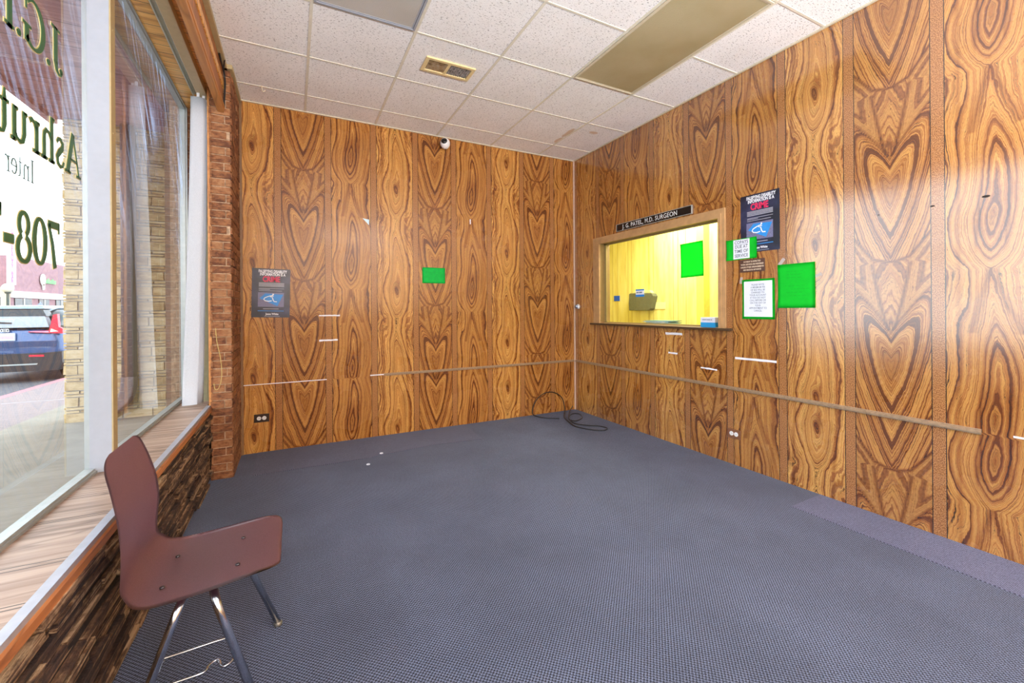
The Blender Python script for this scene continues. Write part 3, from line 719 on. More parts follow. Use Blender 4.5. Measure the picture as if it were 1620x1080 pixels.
def glass_letters(text, y0, zb, cap, label, adv=1.0, small=False):
    e = empty('window_lettering', (-.767, y0, zb), label, 'lettering')
    x = 0.0
    b1 = bmesh.new(); b2 = bmesh.new()
    for ch in text:
        if ch == ' ': x += .35; continue
        wdt, strokes = GL[ch]
        def xf(px, py, d, x=x): return Vector((-.7665 - d, y0 - (x + px) * cap * adv, zb + py * cap))
        def xg(px, py, d, x=x): return Vector((-.7685 - d, y0 - (x + px) * cap * adv, zb + py * cap))
        for st in strokes:
            ribbon(b1, st, xf)
            if not small: ribbon(b2, st, xg, extra=.020)
        x += wdt + .03
    obj('letter_faces', b1, M_lgrey if small else M_lgreen, e)
    if small: b2.free()
    else: tag(obj('letter_edges', b2, M_gold, e), 'gilt outline')
glass_letters('J.G.P', 2.205, 2.100, .165, 'green gilt-edged reversed letters J.G. at the top of the shop window', .98)
glass_letters('Ashrut', 2.350, 1.760, .160, 'large green gilt-edged reversed letters Ashrut on the shop window', .98)
glass_letters('InTeR', 1.998, 1.650, .075, 'small thin dark reversed letters Inter on the shop window', .95, True)
glass_letters('708-7', 2.172, 1.382, .165, 'green gilt-edged reversed numbers 708-7 low on the shop window', .86)

# ------------------------------------------------------------------ vertical blind
vb = empty('vertical_blind', (-.60, 3.0, SZ), 'white vertical blind pulled to the far end of the shop window', 'blind')
M_head = M('blind_headrail', (0.50, 0.38, 0.20), .45)
bm = bmesh.new(); bx(bm, -.612, -.553, YN + .05, 3.96, 2.795, SZ)
obj('headrail', bm, M_head, vb, bevel=.002, seg=1)
bm = bmesh.new(); bx(bm, -.650, -.644, YN + .05, 3.90, 2.815, SZ); bx(bm, -.618, -.6125, YN + .05, 3.90, 2.812, SZ); bx(bm, -.644, -.618, YN + .05, 3.90, 2.838, SZ)
obj('track', bm, M('track_metal', (0.60, 0.60, 0.50), .35, .4), vb)
t = NT('white_vinyl_slat'); t.base(t.mix(t.mapr(t.noise(t.pos(), 200, 1), .3, .7), (0.74, 0.76, 0.80), (0.82, 0.84, 0.88))); t.set(Roughness=.5)
t.p.inputs['Transmission Weight'].default_value = 0.0
M_slat = t.m
M_slaty = M('cream_slat_back', (0.55, 0.52, 0.34), .5)
def slat(xt, xb_, y, ang_t, ang_b, mat, label=None, wd=.089):
    bm = bmesh.new(); rows = []
    for k in range(15):
        f = k / 14; z = 2.765 * (1 - f) + .552 * f; cx = xt + (xb_ - xt) * f ** 1.3; an = ang_t + (ang_b - ang_t) * f; row = []
        for j in range(7):
            u = (j / 6 - .5) * wd; bow = .006 * (1 - (2 * j / 6 - 1) ** 2)
            row.append(bm.verts.new((cx + u * math.cos(an) - bow * math.sin(an), y + u * math.sin(an) - bow * math.cos(an), z)))
        rows.append(row)
    for a, b in zip(rows, rows[1:]):
        for j in range(6): bm.faces.new((a[j], a[j + 1], b[j + 1], b[j]))
    bmesh.ops.solidify(bm, geom=list(bm.faces), thickness=.0012)
    o = obj('slat', bm, mat, vb, smooth=True)
    bm = bmesh.new(); bx(bm, xt - .008, xt + .008, y - .004, y + .002, 2.765, 2.815); obj('hanger', bm, M_plastic, o)
    return o
slat(-.600, -.662, 3.765, .05, .18, M_slat)
slat(-.572, -.606, 3.800, .75, 1.05, M_slat, wd=.06)
slat(-.590, -.640, 3.850, .5, .75, M_slat)
slat(-.562, -.578, 3.872, -.1, .15, M_slaty, wd=.07)
slat(-.566, -.585, 3.915, .1, .2, M_slat)

# yellow cord loop on the pilaster
bm = bmesh.new(); tube(bm, smooth_pts([(-.500, 3.722, 1.10), (-.492, 3.722, 1.00), (-.474, 3.720, .90), (-.464, 3.719, .80), (-.468, 3.719, .72), (-.486, 3.720, .66), (-.505, 3.722, .66), (-.512, 3.724, .70)], 6), .0022, 6)
tag(obj('blind_cord', bm, M('yellow_cord', (0.55, 0.42, 0.14), .6)), 'thin yellow looped cord hanging against the brick pilaster', 'cord')
bm = bmesh.new(); tube(bm, smooth_pts([(-.438, 3.50, ZC - .03), (-.436, 3.57, ZC - .055), (-.436, 3.66, ZC - .05), (-.434, 3.712, ZC - .08), (-.432, 3.718, ZC - .15), (-.440, 3.720, ZC - .30)], 5), .006, 6)
tube(bm, smooth_pts([(-.432, 3.66, ZC - .05), (-.424, 3.62, ZC - .035), (-.416, 3.58, ZC - .032)], 4), .004, 6)
tag(obj('black_cable', bm, M_black), 'black cable running down the top corner of the brick pilaster', 'cable')

# ------------------------------------------------------------------ wall-mounted things: placement frames
def fr_right(y, z, d=0.001): return Matrix(((0, 0, -1, XR - d), (-1, 0, 0, y), (0, 1, 0, z), (0, 0, 0, 1)))
def fr_back(x, z, d=0.001): return Matrix(((1, 0, 0, x), (0, 0, -1, YB - d), (0, 1, 0, z), (0, 0, 0, 1)))
def text_mesh(txt, size, bold=0.0, align='CENTER', sx=1.0, spacing=1.0, ext=.0002):
    cu = bpy.data.curves.new('t', 'FONT'); cu.body = txt; cu.size = size; cu.align_x = align; cu.align_y = 'CENTER'; cu.extrude = ext; cu.offset = bold; cu.space_character = spacing; cu.resolution_u = 3
    o = bpy.data.objects.new('t', cu); COL.objects.link(o); dg = bpy.context.evaluated_depsgraph_get()
    me = bpy.data.meshes.new_from_object(o.evaluated_get(dg)); bpy.data.objects.remove(o); bpy.data.curves.remove(cu)
    me.transform(Matrix.Diagonal((sx, 1, 1, 1))); return me
def add_text(bm, txt, size, x, y, d, M_, **kw):
    me = text_mesh(txt, size, **kw); me.transform(M_ @ Matrix.Translation((x, y, d))); bm.from_mesh(me); bpy.data.meshes.remove(me)
def fbox(bm, M_, x0, x1, y0, y1, d0, d1):
    vs = [bm.verts.new(M_ @ Vector(p)) for p in ((x0, y0, d0), (x1, y0, d0), (x1, y1, d0), (x0, y1, d0), (x0, y0, d1), (x1, y0, d1), (x1, y1, d1), (x0, y1, d1))]
    for f in ((0, 3, 2, 1), (4, 5, 6, 7), (0, 1, 5, 4), (1, 2, 6, 5), (2, 3, 7, 6), (3, 0, 4, 7)): bm.faces.new([vs[i] for i in f])
def fpoly(bm, M_, pts, d0, d1):
    a = [bm.verts.new(M_ @ Vector((x, y, d0))) for x, y in pts]; b = [bm.verts.new(M_ @ Vector((x, y, d1))) for x, y in pts]
    bm.faces.new(a[::-1]); bm.faces.new(b); n = len(pts)
    for i in range(n): bm.faces.new((a[i], a[(i + 1) % n], b[(i + 1) % n], b[i]))
def tiltm(M_, deg): return M_ @ Matrix.Rotation(math.radians(deg), 4, 'Z')
def fob(name, bm, m, parent): return obj(name, bm, m, parent)

def poster(M_, W, H, label):
    """origin at poster centre"""
    loc = M_.translation
    e = empty('disability_poster', loc, label, 'poster', 'falsifying disability information posters')
    t = _cache.get('poster_black')
    if t is None:
        n_ = NT('poster_black'); nn = n_.noise(n_.pos(), 7, 3)
        n_.base(n_.ramp(nn, [(.40, (0.008, .010, .022)), (.6, (.020, .026, .07)), (.75, (.05, .05, .12))])); n_.set(Roughness=.28); t = _cache['poster_black'] = n_.m
    bm = bmesh.new(); nx = 8   # slightly wavy sheet
    fbox(bm, M_, -W / 2, W / 2, -H / 2, H / 2, 0, .0012); fob('sheet', bm, t, e)
    D = .0014; k = H / .43
    bm = bmesh.new()
    add_text(bm, 'FALSIFYING DISABILITY', .034 * k, .01 * k, .190 * k, D, M_, sx=.62, bold=.0012)
    add_text(bm, 'INFORMATION IS A', .034 * k, .01 * k, .163 * k, D, M_, sx=.66, bold=.0012)
    fob('headline', bm, M('poster_white_ink', (.78, .80, .86), .4), e)
    bm = bmesh.new(); add_text(bm, 'Jesse White', .024 * k, .01 * k, -.185 * k, D, M_, sx=.85, bold=.0006)
    fob('signature_words', bm, M('poster_white_ink', (.78, .80, .86), .4), e)
    bm = bmesh.new(); add_text(bm, 'CRIME', .066 * k, .0, .120 * k, D, M_, sx=.72, bold=.0020); fob('headline_word', bm, M_red, e)
    bm = bmesh.new()
    for r in range(4): fbox(bm, M_, -.095 * k, .100 * k, (.085 - r * .0095) * k, (.0905 - r * .0095) * k, D - .0002, D)
    fbox(bm, M_, -.095 * k, .10 * k, .038 * k, .0415 * k, D - .0002, D); fbox(bm, M_, -.095 * k, -.01 * k, .030 * k, .0335 * k, D - .0002, D); fbox(bm, M_, -.095 * k, .085 * k, .018 * k, .0215 * k, D - .0002, D)
    fbox(bm, M_, -.06 * k, .06 * k, -.142 * k, -.137 * k, D - .0002, D); fbox(bm, M_, -.05 * k, .07 * k, -.206 * k, -.203 * k, D - .0002, D)
    fob('small_print', bm, M('poster_grey_ink', (.36, .37, .44), .4), e)
    bm = bmesh.new(); fbox(bm, M_, -.100 * k, .100 * k, -.122 * k, .004 * k, D - .0002, D); ph = fob('photo_panel', bm, M('poster_asphalt', (.16, .16, .29), .4, nz=.3, nscale=200), e)
    bm = bmesh.new(); fpoly(bm, M_, [(-.088 * k, -.048 * k), (-.045 * k, -.004 * k), (.094 * k, -.012 * k), (.05 * k, -.115 * k)], D, D + .0002)
    fbox(bm, M_, -.1 * k, .1 * k, -.160 * k, -.155 * k, D - .0002, D); fob('blue_sign', bm, M('poster_blue', (.02, .26, .72), .4), e)
    bm = bmesh.new(); D2 = D + .0003
    def st(pts, wd):
        def xf(x, y, d): return M_ @ Vector((x, y, D2 + d))
        ribbon(bm, [(x * k, y * k, wd * k) for x, y in pts], xf, 0, .0002)
    st([(.004, -.022), (-.022, -.030), (-.048, -.043), (-.056, -.056), (-.046, -.068), (-.020, -.073), (.006, -.068)], .007)
    st([(.018, -.014), (-.006, -.034), (.010, -.038), (.016, -.060), (.024, -.074), (.046, -.076)], .008)
    st([(.0, -.028), (.020, -.028)], .006); st([(.010, -.010), (.022, -.010)], .010)
    fob('wheelchair_symbol', bm, M('poster_symbol_white', (.85, .9, .95), .4), e)
    return e
poster(tiltm(fr_right(1.958, 1.847), 0.0), .294, .43, 'black poster FALSIFYING DISABILITY on the right wall beside the reception window')
poster(tiltm(fr_back(-.170, 1.377), -1.3), .292, .425, 'black poster FALSIFYING DISABILITY on the far wall near the brick pilaster')

def paper(name, M_, W, H, m, label, cat='paper', rot=0, d=.0010, parts=None, group=None):
    M2 = tiltm(M_, rot); e = empty(name, M2.translation, label, cat, group)
    # gently curled sheet
    bm = bmesh.new(); n = 10; f = []; 
    for i in range(n + 1):
        for j in range(n + 1):
            x = (i / n - .5) * W; y = (j / n - .5) * H
            cz = .0035 * (abs(2 * i / n - 1) ** 4) * (abs(2 * j / n - 1) ** 4) + .0008 * math.sin(3 * x / W + 5 * y / H) + .0008
            f.append(bm.verts.new(M2 @ Vector((x, y, d + cz))))
    for i in range(n):
        for j in range(n):
            a = i * (n + 1) + j; bm.faces.new((f[a], f[a + n + 1], f[a + n + 2], f[a + 1]))
    bmesh.ops.solidify(bm, geom=list(bm.faces), thickness=.0006)
    obj('sheet', bm, m, e, smooth=True)
    return e, M2
def handwriting(M2, lines, e, m, d=.0052):
    bm = bmesh.new()
    for (x0, x1, y) in lines:
        x = x0
        while x < x1:
            wl_ = random.uniform(.012, .028); pts = []; n = int(wl_ / .003)
            for k in range(n + 1): pts.append((x + k * .003, y + random.uniform(-.0022, .0022), .0012))
            def xf(px, py, dd): return M2 @ Vector((px, py, d + dd))
            if len(pts) > 1: ribbon(bm, pts, xf, 0, .0002)
            x += wl_ + .006
    fob('handwriting', bm, m, e)

# copays sign
e, M2 = paper('copay_notice', fr_right(2.100, 1.667, .004), .248, .158, M_green, 'green card reading COPAYS DUE AT TIME OF SERVICE overlapping the poster', 'notice', 0)
bm = bmesh.new(); fbox(bm, M2, -.062, .070, -.073, .073, .0055, .0060); fob('white_label', bm, M_paper, e)
bm = bmesh.new()
for i, s_ in enumerate(('COPAYS', 'DUE AT', 'TIME OF', 'SERVICE')): add_text(bm, s_, .034, .004, .052 - i * .034, .0062, M2, sx=.82, bold=.0006, spacing=1.08)
fbox(bm, M2, -.045, .055, .034, .0355, .0060, .0063)
fob('printed_words', bm, M_ink, e)
# brown engraved plate
e = empty('payment_plate', (XR, 2.016, 1.535), 'small brown plate reading PAYMENT IS EXPECTED below the copays card', 'plate'); M2 = fr_right(2.016, 1.535, .0006)
bm = bmesh.new(); fbox(bm, M2, -.097, .097, -.047, .047, 0, .003); fob('plate', bm, M('brown_plate', (.085, .035, .022), .35), e)
bm = bmesh.new()
for i, s_ in enumerate(('PAYMENT IS EXPECTED', 'WHEN SERVICES ARE RENDERED', 'UNLESS OTHER ARRANGEMENTS', 'ARE MADE IN ADVANCE')): add_text(bm, s_, .0155, 0, .030 - i * .0205, .0032, M2, sx=.78 if i in (1, 2) else .82, bold=.0004)
fob('engraved_words', bm, M('cream_ink', (.72, .58, .42), .5), e)
# please note sheet
e, M2 = paper('fee_notice', fr_right(1.971, 1.283, .001), .246, .296, M_green, 'white PLEASE NOTE letter on green backing, below the brown plate', 'notice', 0)
bm = bmesh.new(); fbox(bm, M2, -.108, .107, -.130, .133, .0050, .0056); fob('white_letter', bm, M_paper, e)
bm = bmesh.new()
for i, s_ in enumerate(('PLEASE NOTE', 'A MINIMUM FEE', 'OF $25 WILL BE', 'CHARGED TO', 'YOUR ACCOUNT', 'IF YOU DO NOT', 'CALL BEFORE OR', 'ON THE DAY OF', 'YOUR', 'APPOINTMENT TO', 'CANCEL')): add_text(bm, s_, .0185, .0, .106 - i * .0192, .0058, M2, sx=.85, bold=.0002)
fob('printed_words', bm, M('soft_grey_ink', (.20, .24, .30), .6), e)
# large green sheet
e, M2 = paper('green_notice', fr_right(1.705, 1.368, .001), .243, .303, M_green, 'plain bright green handwritten sheet, rightmost of the papers on the right wall', 'notice', 0)
handwriting(M2, [(-.06, .05, .10), (-.055, .04, .078), (-.06, .03, .056), (-.07, .04, .0), (-.03, .08, -.022), (-.06, .05, -.045), (-.04, .05, -.068)], e, M_greenink)
# green card far wall
e, M2 = paper('green_card', fr_back(1.290, 1.574, .001), .240, .160, M('teal_green_paper', (0.0, 0.88, 0.12), .65), 'small landscape green card alone on the far wall', 'notice', 0)
handwriting(M2, [(-.05, .07, .03), (-.06, .08, .012), (-.07, .07, -.006), (-.06, .09, -.024), (-.06, .06, -.042)], e, M_greenink)

# clear tape tabs at the corners of the large green sheet, painted white tape strips etc.
def tape(M_, x0, x1, hgt, rot, label, m=M_tape, group=None, wob=.002):
    M2 = tiltm(M_, rot); bm = bmesh.new(); n = 8; top = []; bot = []
    for i in range(n + 1):
        x = x0 + (x1 - x0) * i / n; e1 = random.uniform(-wob, wob); e2 = random.uniform(-wob, wob)
        top.append((x, hgt / 2 + e1)); bot.append((x, -hgt / 2 + e2))
    fpoly(bm, M2, bot + top[::-1], 0, .0007)
    o = obj('tape_strip', bm, m); tag(o, label, 'tape', group); return o
tape(fr_right(2.0, .833, .0005), -.16, .16, .016, .5, 'long white tape strip on the right wall under the PLEASE NOTE letter', wob=.001)
tape(fr_right(2.76, .990, .0005), -.095, .095, .020, 1.0, 'white tape strip just under the reception window shelf')
tape(fr_right(2.77, .815, .0005), -.052, .052, .014, 0, 'short torn white tape, second one down under the reception window')
tape(fr_right(2.40, .719, .0005), -.075, .080, .012, -1, 'torn white tape below right of the reception window, just above the rail')
tape(fr_back(.300, 1.175, .0005), -.09, .088, .012, 0, 'upper of two white tape strips crossing the groove on the far wall')
tape(fr_back(.290, .948, .0005), -.08, .078, .016, 0, 'lower of two white tape strips crossing the groove on the far wall')
tape(fr_back(1.697, 2.163, .0005) @ Matrix.Rotation(PI / 2, 4, 'Z'), -.026, .026, .012, 0, 'tiny upright white tape tab right of the green card on the far wall')
bm = bmesh.new(); fpoly(bm, fr_back(.62, 2.07, .0005), [(-.025, .03), (.036, .022), (.033, -.03)], 0, .0012)
tag(obj('torn_paper_corner', bm, M('pale_blue_paper', (.55, .72, .80), .6)), 'torn pale blue paper corner stuck high on the far wall', 'paper scrap')
M_cleartape = M('yellowed_clear_tape', (.48, .40, .36), .25)
tape(fr_right(1.800, 1.540, .0005), -.028, .028, .022, 50, 'clear tape tab at the upper left corner of the large green sheet', M_cleartape)
tape(fr_right(1.565, 1.430, .0005), -.022, .022, .020, 20, 'clear tape tab at the right edge of the large green sheet', M_cleartape)
tape(fr_right(2.105, 1.428, .0005), -.025, .025, .020, 80, 'clear tape tab at the upper left of the PLEASE NOTE letter', M_cleartape)
# screw holes in the right wall
for (y, z, r, lab) in ((.807, 1.762, .010, 'dark screw hole with rust stain on the right wall'), (1.006, 1.757, .007, 'small dark screw hole in a groove of the right wall'), (1.242, 1.757, .004, 'tiny nail hole on the right wall, leftmost of three in a row')):
    bm = bmesh.new(); M2 = fr_right(y, z, .0002); fpoly(bm, M2, [(r * 1.5 * math.cos(a), r * .6 * math.sin(a)) for a in np.linspace(0, 2 * PI, 11)[:-1]], 0, .0010)
    tag(obj('screw_hole', bm, M('dark_hole', (.02, .012, .008), .8)), lab, 'screw hole')

# name plate over the reception window
e = empty('name_plate', (XR, 3.024, 2.066), 'black name plate J. G. PATEL, M.D. SURGEON above the reception window', 'name plate'); M2 = tiltm(fr_right(3.024, 2.066, .001), 0)
bm = bmesh.new(); fbox(bm, M2, -.475, .475, -.036, .036, .0, .010); fob('plate', bm, M('black_acrylic', (.008, .008, .009), .18), e)
bm = bmesh.new()
for (a, b, c, d_) in ((-.478, .478, .033, .038), (-.478, .478, -.038, -.033), (-.478, -.473, -.033, .033), (.473, .478, -.033, .033)): fbox(bm, M2, a, b, c, d_, 0, .013)
fob('frame', bm, M_alu, e)
bm = bmesh.new(); add_text(bm, 'J. G. PATEL, M.D. SURGEON', .060, -.030, 0, .0105, M2, sx=.92, bold=.0004, spacing=1.06)
fob('lettering', bm, M('silver_letters', (.72, .72, .72), .4), e)

# round knob near the corner
e = empty('wall_button', (XR, 4.200, 1.247), 'small round white and chrome knob near the corner of the right wall', 'button')
Mk = fr_right(4.200, 1.247, 0)
bm = bmesh.new(); lathe(bm, [(.030, .001), (.032, .006), (.026, .012), (.016, .016), (.016, .026)], 24, Mk); obj('rose', bm, M_plastic, e, smooth=True)
bm = bmesh.new(); lathe(bm, [(.012, .026), (.024, .030), (.026, .038), (.020, .044), (.004, .046)], 24, Mk); obj('cap', bm, M('blue_grey_chrome', (.45, .55, .72), .2, .8), e, smooth=True)

# outlets
def outlet(M_, mplate, label):
    e = empty('electrical_outlet', M_.translation, label, 'outlet')
    bm = bmesh.new(); fbox(bm, M_, -.057, .057, -.035, .035, .0005, .006); obj('cover_plate', bm, mplate, e, bevel=.0015, seg=1)
    for sx in (-.0195, .0195):
        bm = bmesh.new(); lathe(bm, [(.0165, .006), (.0165, .0085)], 20, M_ @ Matrix.Translation((sx, 0, 0))); r = obj('receptacle', bm, M_plastic, e)
        bm = bmesh.new(); fbox(bm, M_, sx - .006, sx - .001, .004, .006, .0085, .0092); fbox(bm, M_, sx - .006, sx - .001, -.006, -.004, .0085, .0092); fbox(bm, M_, sx + .005, sx + .009, -.002, .002, .0085, .0092)
        obj('slots', bm, M_black, r)
outlet(fr_back(-.248, .296, .0005), M('dark_brown_plastic', (.035, .018, .012), .35), 'dark brown double outlet low on the far wall near the pilaster')
outlet(fr_right(2.171, .240, .0005), M('red_brown_plastic', (.22, .09, .045), .35), 'red-brown double outlet low on the right wall below the tape strip')

# security camera
e = empty('security_camera', (1.397, YB, 2.94), 'white dome security camera high on the far wall under the ceiling', 'security camera')
bm = bmesh.new(); Mc = Matrix.Translation((1.400, YB - .062, 2.938)); 
lathe(bm, [(.030, -.001), (.034, .018), (.034, .045), (.030, .061)], 24, Matrix.Translation((1.400, YB - .0, 2.935)) @ Matrix.Rotation(PI / 2, 4, 'X')); obj('mount', bm, M_plastic, e, smooth=True)
bm = bmesh.new(); aim = Vector((-.58, -.75, -.05)).normalized(); q = aim.to_track_quat('Z', 'Y').to_matrix().to_4x4()
bmesh.ops.create_uvsphere(bm, u_segments=28, v_segments=18, radius=.050, matrix=Matrix.Translation((1.397, YB - .075, 2.925)) @ Matrix.Diagonal((1, 1, 1.12, 1)))
obj('body', bm, M_plastic, e, smooth=True)
bm = bmesh.new(); aim = Vector((-.45, -.75, .22)).normalized(); q = aim.to_track_quat('Z', 'Y').to_matrix().to_4x4()
lathe(bm, [(.030, .036), (.030, .046), (.024, .053), (.010, .057), (.001, .058)], 24, Matrix.Translation((1.397, YB - .075, 2.925)) @ q); obj('lens', bm, M_lensblk, e, smooth=True)

# ------------------------------------------------------------------ black cable on the floor in the corner
def W3(x, y, z): return (x, y, z)
loop1 = [(2.62, 3.98, .006), (2.50, 4.07, .006), (2.45, 4.17, .008), (2.43, 4.245, .03), (2.47, 4.262, .14), (2.58, 4.266, .23), (2.72, 4.266, .24), (2.84, 4.262, .17), (2.86, 4.23, .06), (2.80, 4.14, .008), (2.70, 4.00, .008), (2.64, 3.86, .010)]
loop2 = [(2.64, 3.86, .010), (2.60, 3.74, .014), (2.58, 3.64, .010), (2.62, 3.53, .006), (2.68, 3.43, .006), (2.76, 3.38, .006), (2.83, 3.42, .008), (2.80, 3.52, .010), (2.70, 3.60, .012), (2.63, 3.70, .016), (2.66, 3.84, .020), (2.76, 3.98, .022), (2.86, 4.04, .02), (2.90, 3.98, .02), (2.84, 3.86, .012), (2.72, 3.80, .010), (2.66, 3.84, .022), (2.78, 4.02, .04), (2.93, 4.16, .075)]
bm = bmesh.new(); tube(bm, smooth_pts(loop1 + loop2[1:], 6), .0055, 6)
tag(obj('floor_cable', bm, M_black, smooth=True), 'thin black cable coiled on the carpet in the far right corner', 'cable')

# ------------------------------------------------------------------ reception window
rw = empty('window_2', (XR, 3.06, 1.5), kind='structure')
bm = bmesh.new(); y0, y1, z0, z1 = 2.232, 3.895, 1.060, 2.013; iy0, iy1, iz0, iz1 = 2.290, 3.782, 1.084, 1.938
for (a, b, c, d_) in ((y0, y1, iz1, z1), (y0, iy0, z0, iz1), (iy1, y1, z0, iz1)):
    bx(bm, XR - .016, XR, a, b, c, d_)
for (a, b, c, d_) in ((iy0 - .028, iy1 + .03, iz1, iz1 + .034), (iy0 - .028, iy0, z0, iz1), (iy1, iy1 + .04, z0, iz1)):
    bx(bm, XR - .023, XR - .016, a, b, c, d_)
obj('casing', bm, M_frame, rw)
bm = bmesh.new()
bx(bm, XR - .002, XR + .13, iy0 - .024, iy0, z0 + .02, iz1 + .02); bx(bm, XR - .002, XR + .13, iy1, iy1 + .03, z0 + .02, iz1 + .02); bx(bm, XR - .002, XR + .13, iy0, iy1, iz1, iz1 + .022)
obj('jamb', bm, M('olive_stained_jamb', (.30, .19, .06), .5), rw)
bm = bmesh.new()
bx(bm, XR + .05, XR + .062, iy1 - .035, iy1, 1.07, iz1); bx(bm, XR + .05, XR + .062, iy0, iy1, iz1 - .014, iz1); bx(bm, XR + .045, XR + .075, iy0, iy1, 1.060, 1.075)
obj('track', bm, M('bronze_track', (.34, .26, .10), .4, .3), rw)
box('shelf', XR - .045, XR + .16, 2.18, 3.925, 1.040, 1.060, M('dark_walnut', (.075, .040, .018), .3), rw, bevel=.003)
for (a, b, dx) in ((3.046, iy1 - .03, .060), ):
    bm = bmesh.new(); v = [bm.verts.new(p) for p in ((XR + dx, a, 1.075), (XR + dx, b, 1.075), (XR + dx, b, iz1 - .014), (XR + dx, a, iz1 - .014))]; bm.faces.new(v); obj('pane', bm, M_glassin, rw)
bm = bmesh.new(); v = [bm.verts.new(p) for p in ((XR + .072, 2.45, 1.075), (XR + .072, 3.30, 1.075), (XR + .072, 3.30, iz1 - .014), (XR + .072, 2.45, iz1 - .014))]; bm.faces.new(v); obj('pane', bm, M_glassin, rw)

# things in and behind the reception window
def fr_x(x, y, z): return Matrix(((0, 0, -1, x), (-1, 0, 0, y), (0, 1, 0, z), (0, 0, 0, 1)))
e, M2 = paper('green_notice', fr_x(XR + .068, 2.615, 1.645), .242, .305, M_green, 'bright green handwritten sheet taped on the reception glass', 'notice', 1.0, d=0)
handwriting(M2, [(-.05, .05, y) for y in (.10, .08, .06, .04, .02, 0, -.03, -.05, -.07, -.09)], e, M_greenink)
e = empty('glass_sticker', (XR + .058, 3.24, 1.378), 'small blue and white sticker on the reception glass', 'sticker'); M2 = fr_x(XR + .058, 3.238, 1.378)
bm = bmesh.new(); fbox(bm, M2, -.058, .058, -.018, .022, 0, .001); fob('white_band', bm, M_paper, e)
bm = bmesh.new(); fbox(bm, M2, -.058, .058, .022, .036, 0, .0012); fbox(bm, M2, -.060, .058, -.040, -.018, 0, .0012); fob('blue_bands', bm, M_blue, e)
bm = bmesh.new(); [fbox(bm, M2, a, a + .012, -.004, .010, .001, .0014) for a in (-.046, -.030, -.010, .004, .018)]; fob('smudged_print', bm, M_ink, e)
bm = bmesh.new(); fbox(bm, fr_x(4.297, 4.95, 1.371), -.063, .062, -.038, .040, 0, .003)
tag(obj('blue_tape', bm, M('blue_masking_tape', (0.0, .10, 1.0), .5)), 'square of blue tape on the yellow office wall', 'tape')
# tissue style box
e = empty('blue_box', (XR + .02, 2.42, 1.06), 'blue and white carton on the right end of the reception shelf', 'box')
bm = bmesh.new(); bx(bm, XR + .0, XR + .10, 2.335, 2.475, 1.060, 1.100); obj('carton_base', bm, M('carton_blue', (.01, .30, .66), .5), e, bevel=.001, seg=1)
bm = bmesh.new(); bx(bm, XR + .0005, XR + .0995, 2.3355, 2.4745, 1.100, 1.142); obj('carton_top', bm, M('carton_white', (.72, .74, .86), .5), e, bevel=.001, seg=1)
bm = bmesh.new(); M2 = fr_x(XR + .0004, 2.405, 1.123); [fbox(bm, M2, a, a + .009, -.004, .003, 0, .0006) for a in (-.05, -.038, -.026, -.01, .002, .014, .03)]; fob('printed_label', bm, M_ink, e)
e = empty('desk_tray', (3.35, 2.5, 1.06), 'dark desk tray behind the blue and white carton', 'tray')
bm = bmesh.new(); bx(bm, 3.17, 3.36, 2.20, 2.56, 1.06, 1.066); bx(bm, 3.17, 3.176, 2.20, 2.56, 1.066, 1.10); bx(bm, 3.354, 3.36, 2.20, 2.56, 1.066, 1.13); bx(bm, 3.17, 3.36, 2.20, 2.206, 1.066, 1.13)
obj('tray', bm, M('dark_tray', (.05, .05, .04), .4), e)
dk = box('office_desk', 3.215, 3.50, 2.0, 4.4, 1.02, 1.056, M('pale_desk', (.42, .38, .20), .4)); tag(dk, 'pale office counter just behind the reception glass', 'counter')
def stack(x, y, n, sx, sy, m, label):
    e = empty('paper_stack', (x, y, 1.056), label, 'papers')
    for k in range(n):
        a = random.uniform(-.25, .25); bm = bmesh.new(); Mx = Matrix.Translation((x + random.uniform(-.02, .02), y + random.uniform(-.02, .02), 1.057 + k * .006)) @ Matrix.Rotation(a, 4, 'Z')
        fbox(bm, Mx, -sx / 2, sx / 2, -sy / 2, sy / 2, 0, .0045); obj('folder', bm, m[k % len(m)], e)
stack(3.30, 3.14, 7, .18, .30, [M('teal_folder', (.06, .26, .26), .5), M_paper, M('blue_white', (.45, .62, .66), .5)], 'stack of teal and white papers behind the reception glass')
# grey holder on the office wall
pts = [(3.40, 1.0), (0, 0)]
bm = bmesh.new(); Mh = fr_x(4.30, 0, 0)
hp = [(-4.61, 1.30), (-4.605, 1.425), (-4.58, 1.433), (-4.18, 1.419), (-4.15, 1.383), (-4.20, 1.215), (-4.24, 1.192), (-4.607, 1.192)]
fpoly(bm, Mh, hp, 0.0, 0.085)
e = empty('wall_holder', (4.30, 4.42, 1.31), 'grey-green rounded holder mounted on the yellow office wall', 'holder')
obj('holder_body', bm, M('grey_green_plastic', (.12, .13, .08), .7, nz=.25, nscale=90), e, bevel=.006, seg=2)
bm = bmesh.new(); fpoly(bm, Mh, [(-4.57, 1.434), (-4.20, 1.422), (-4.235, 1.462), (-4.50, 1.474)], 0.004, 0.06)
obj('holder_lid', bm, M('pale_yellow_lid', (.80, .74, .34), .5), e, bevel=.004, seg=1)

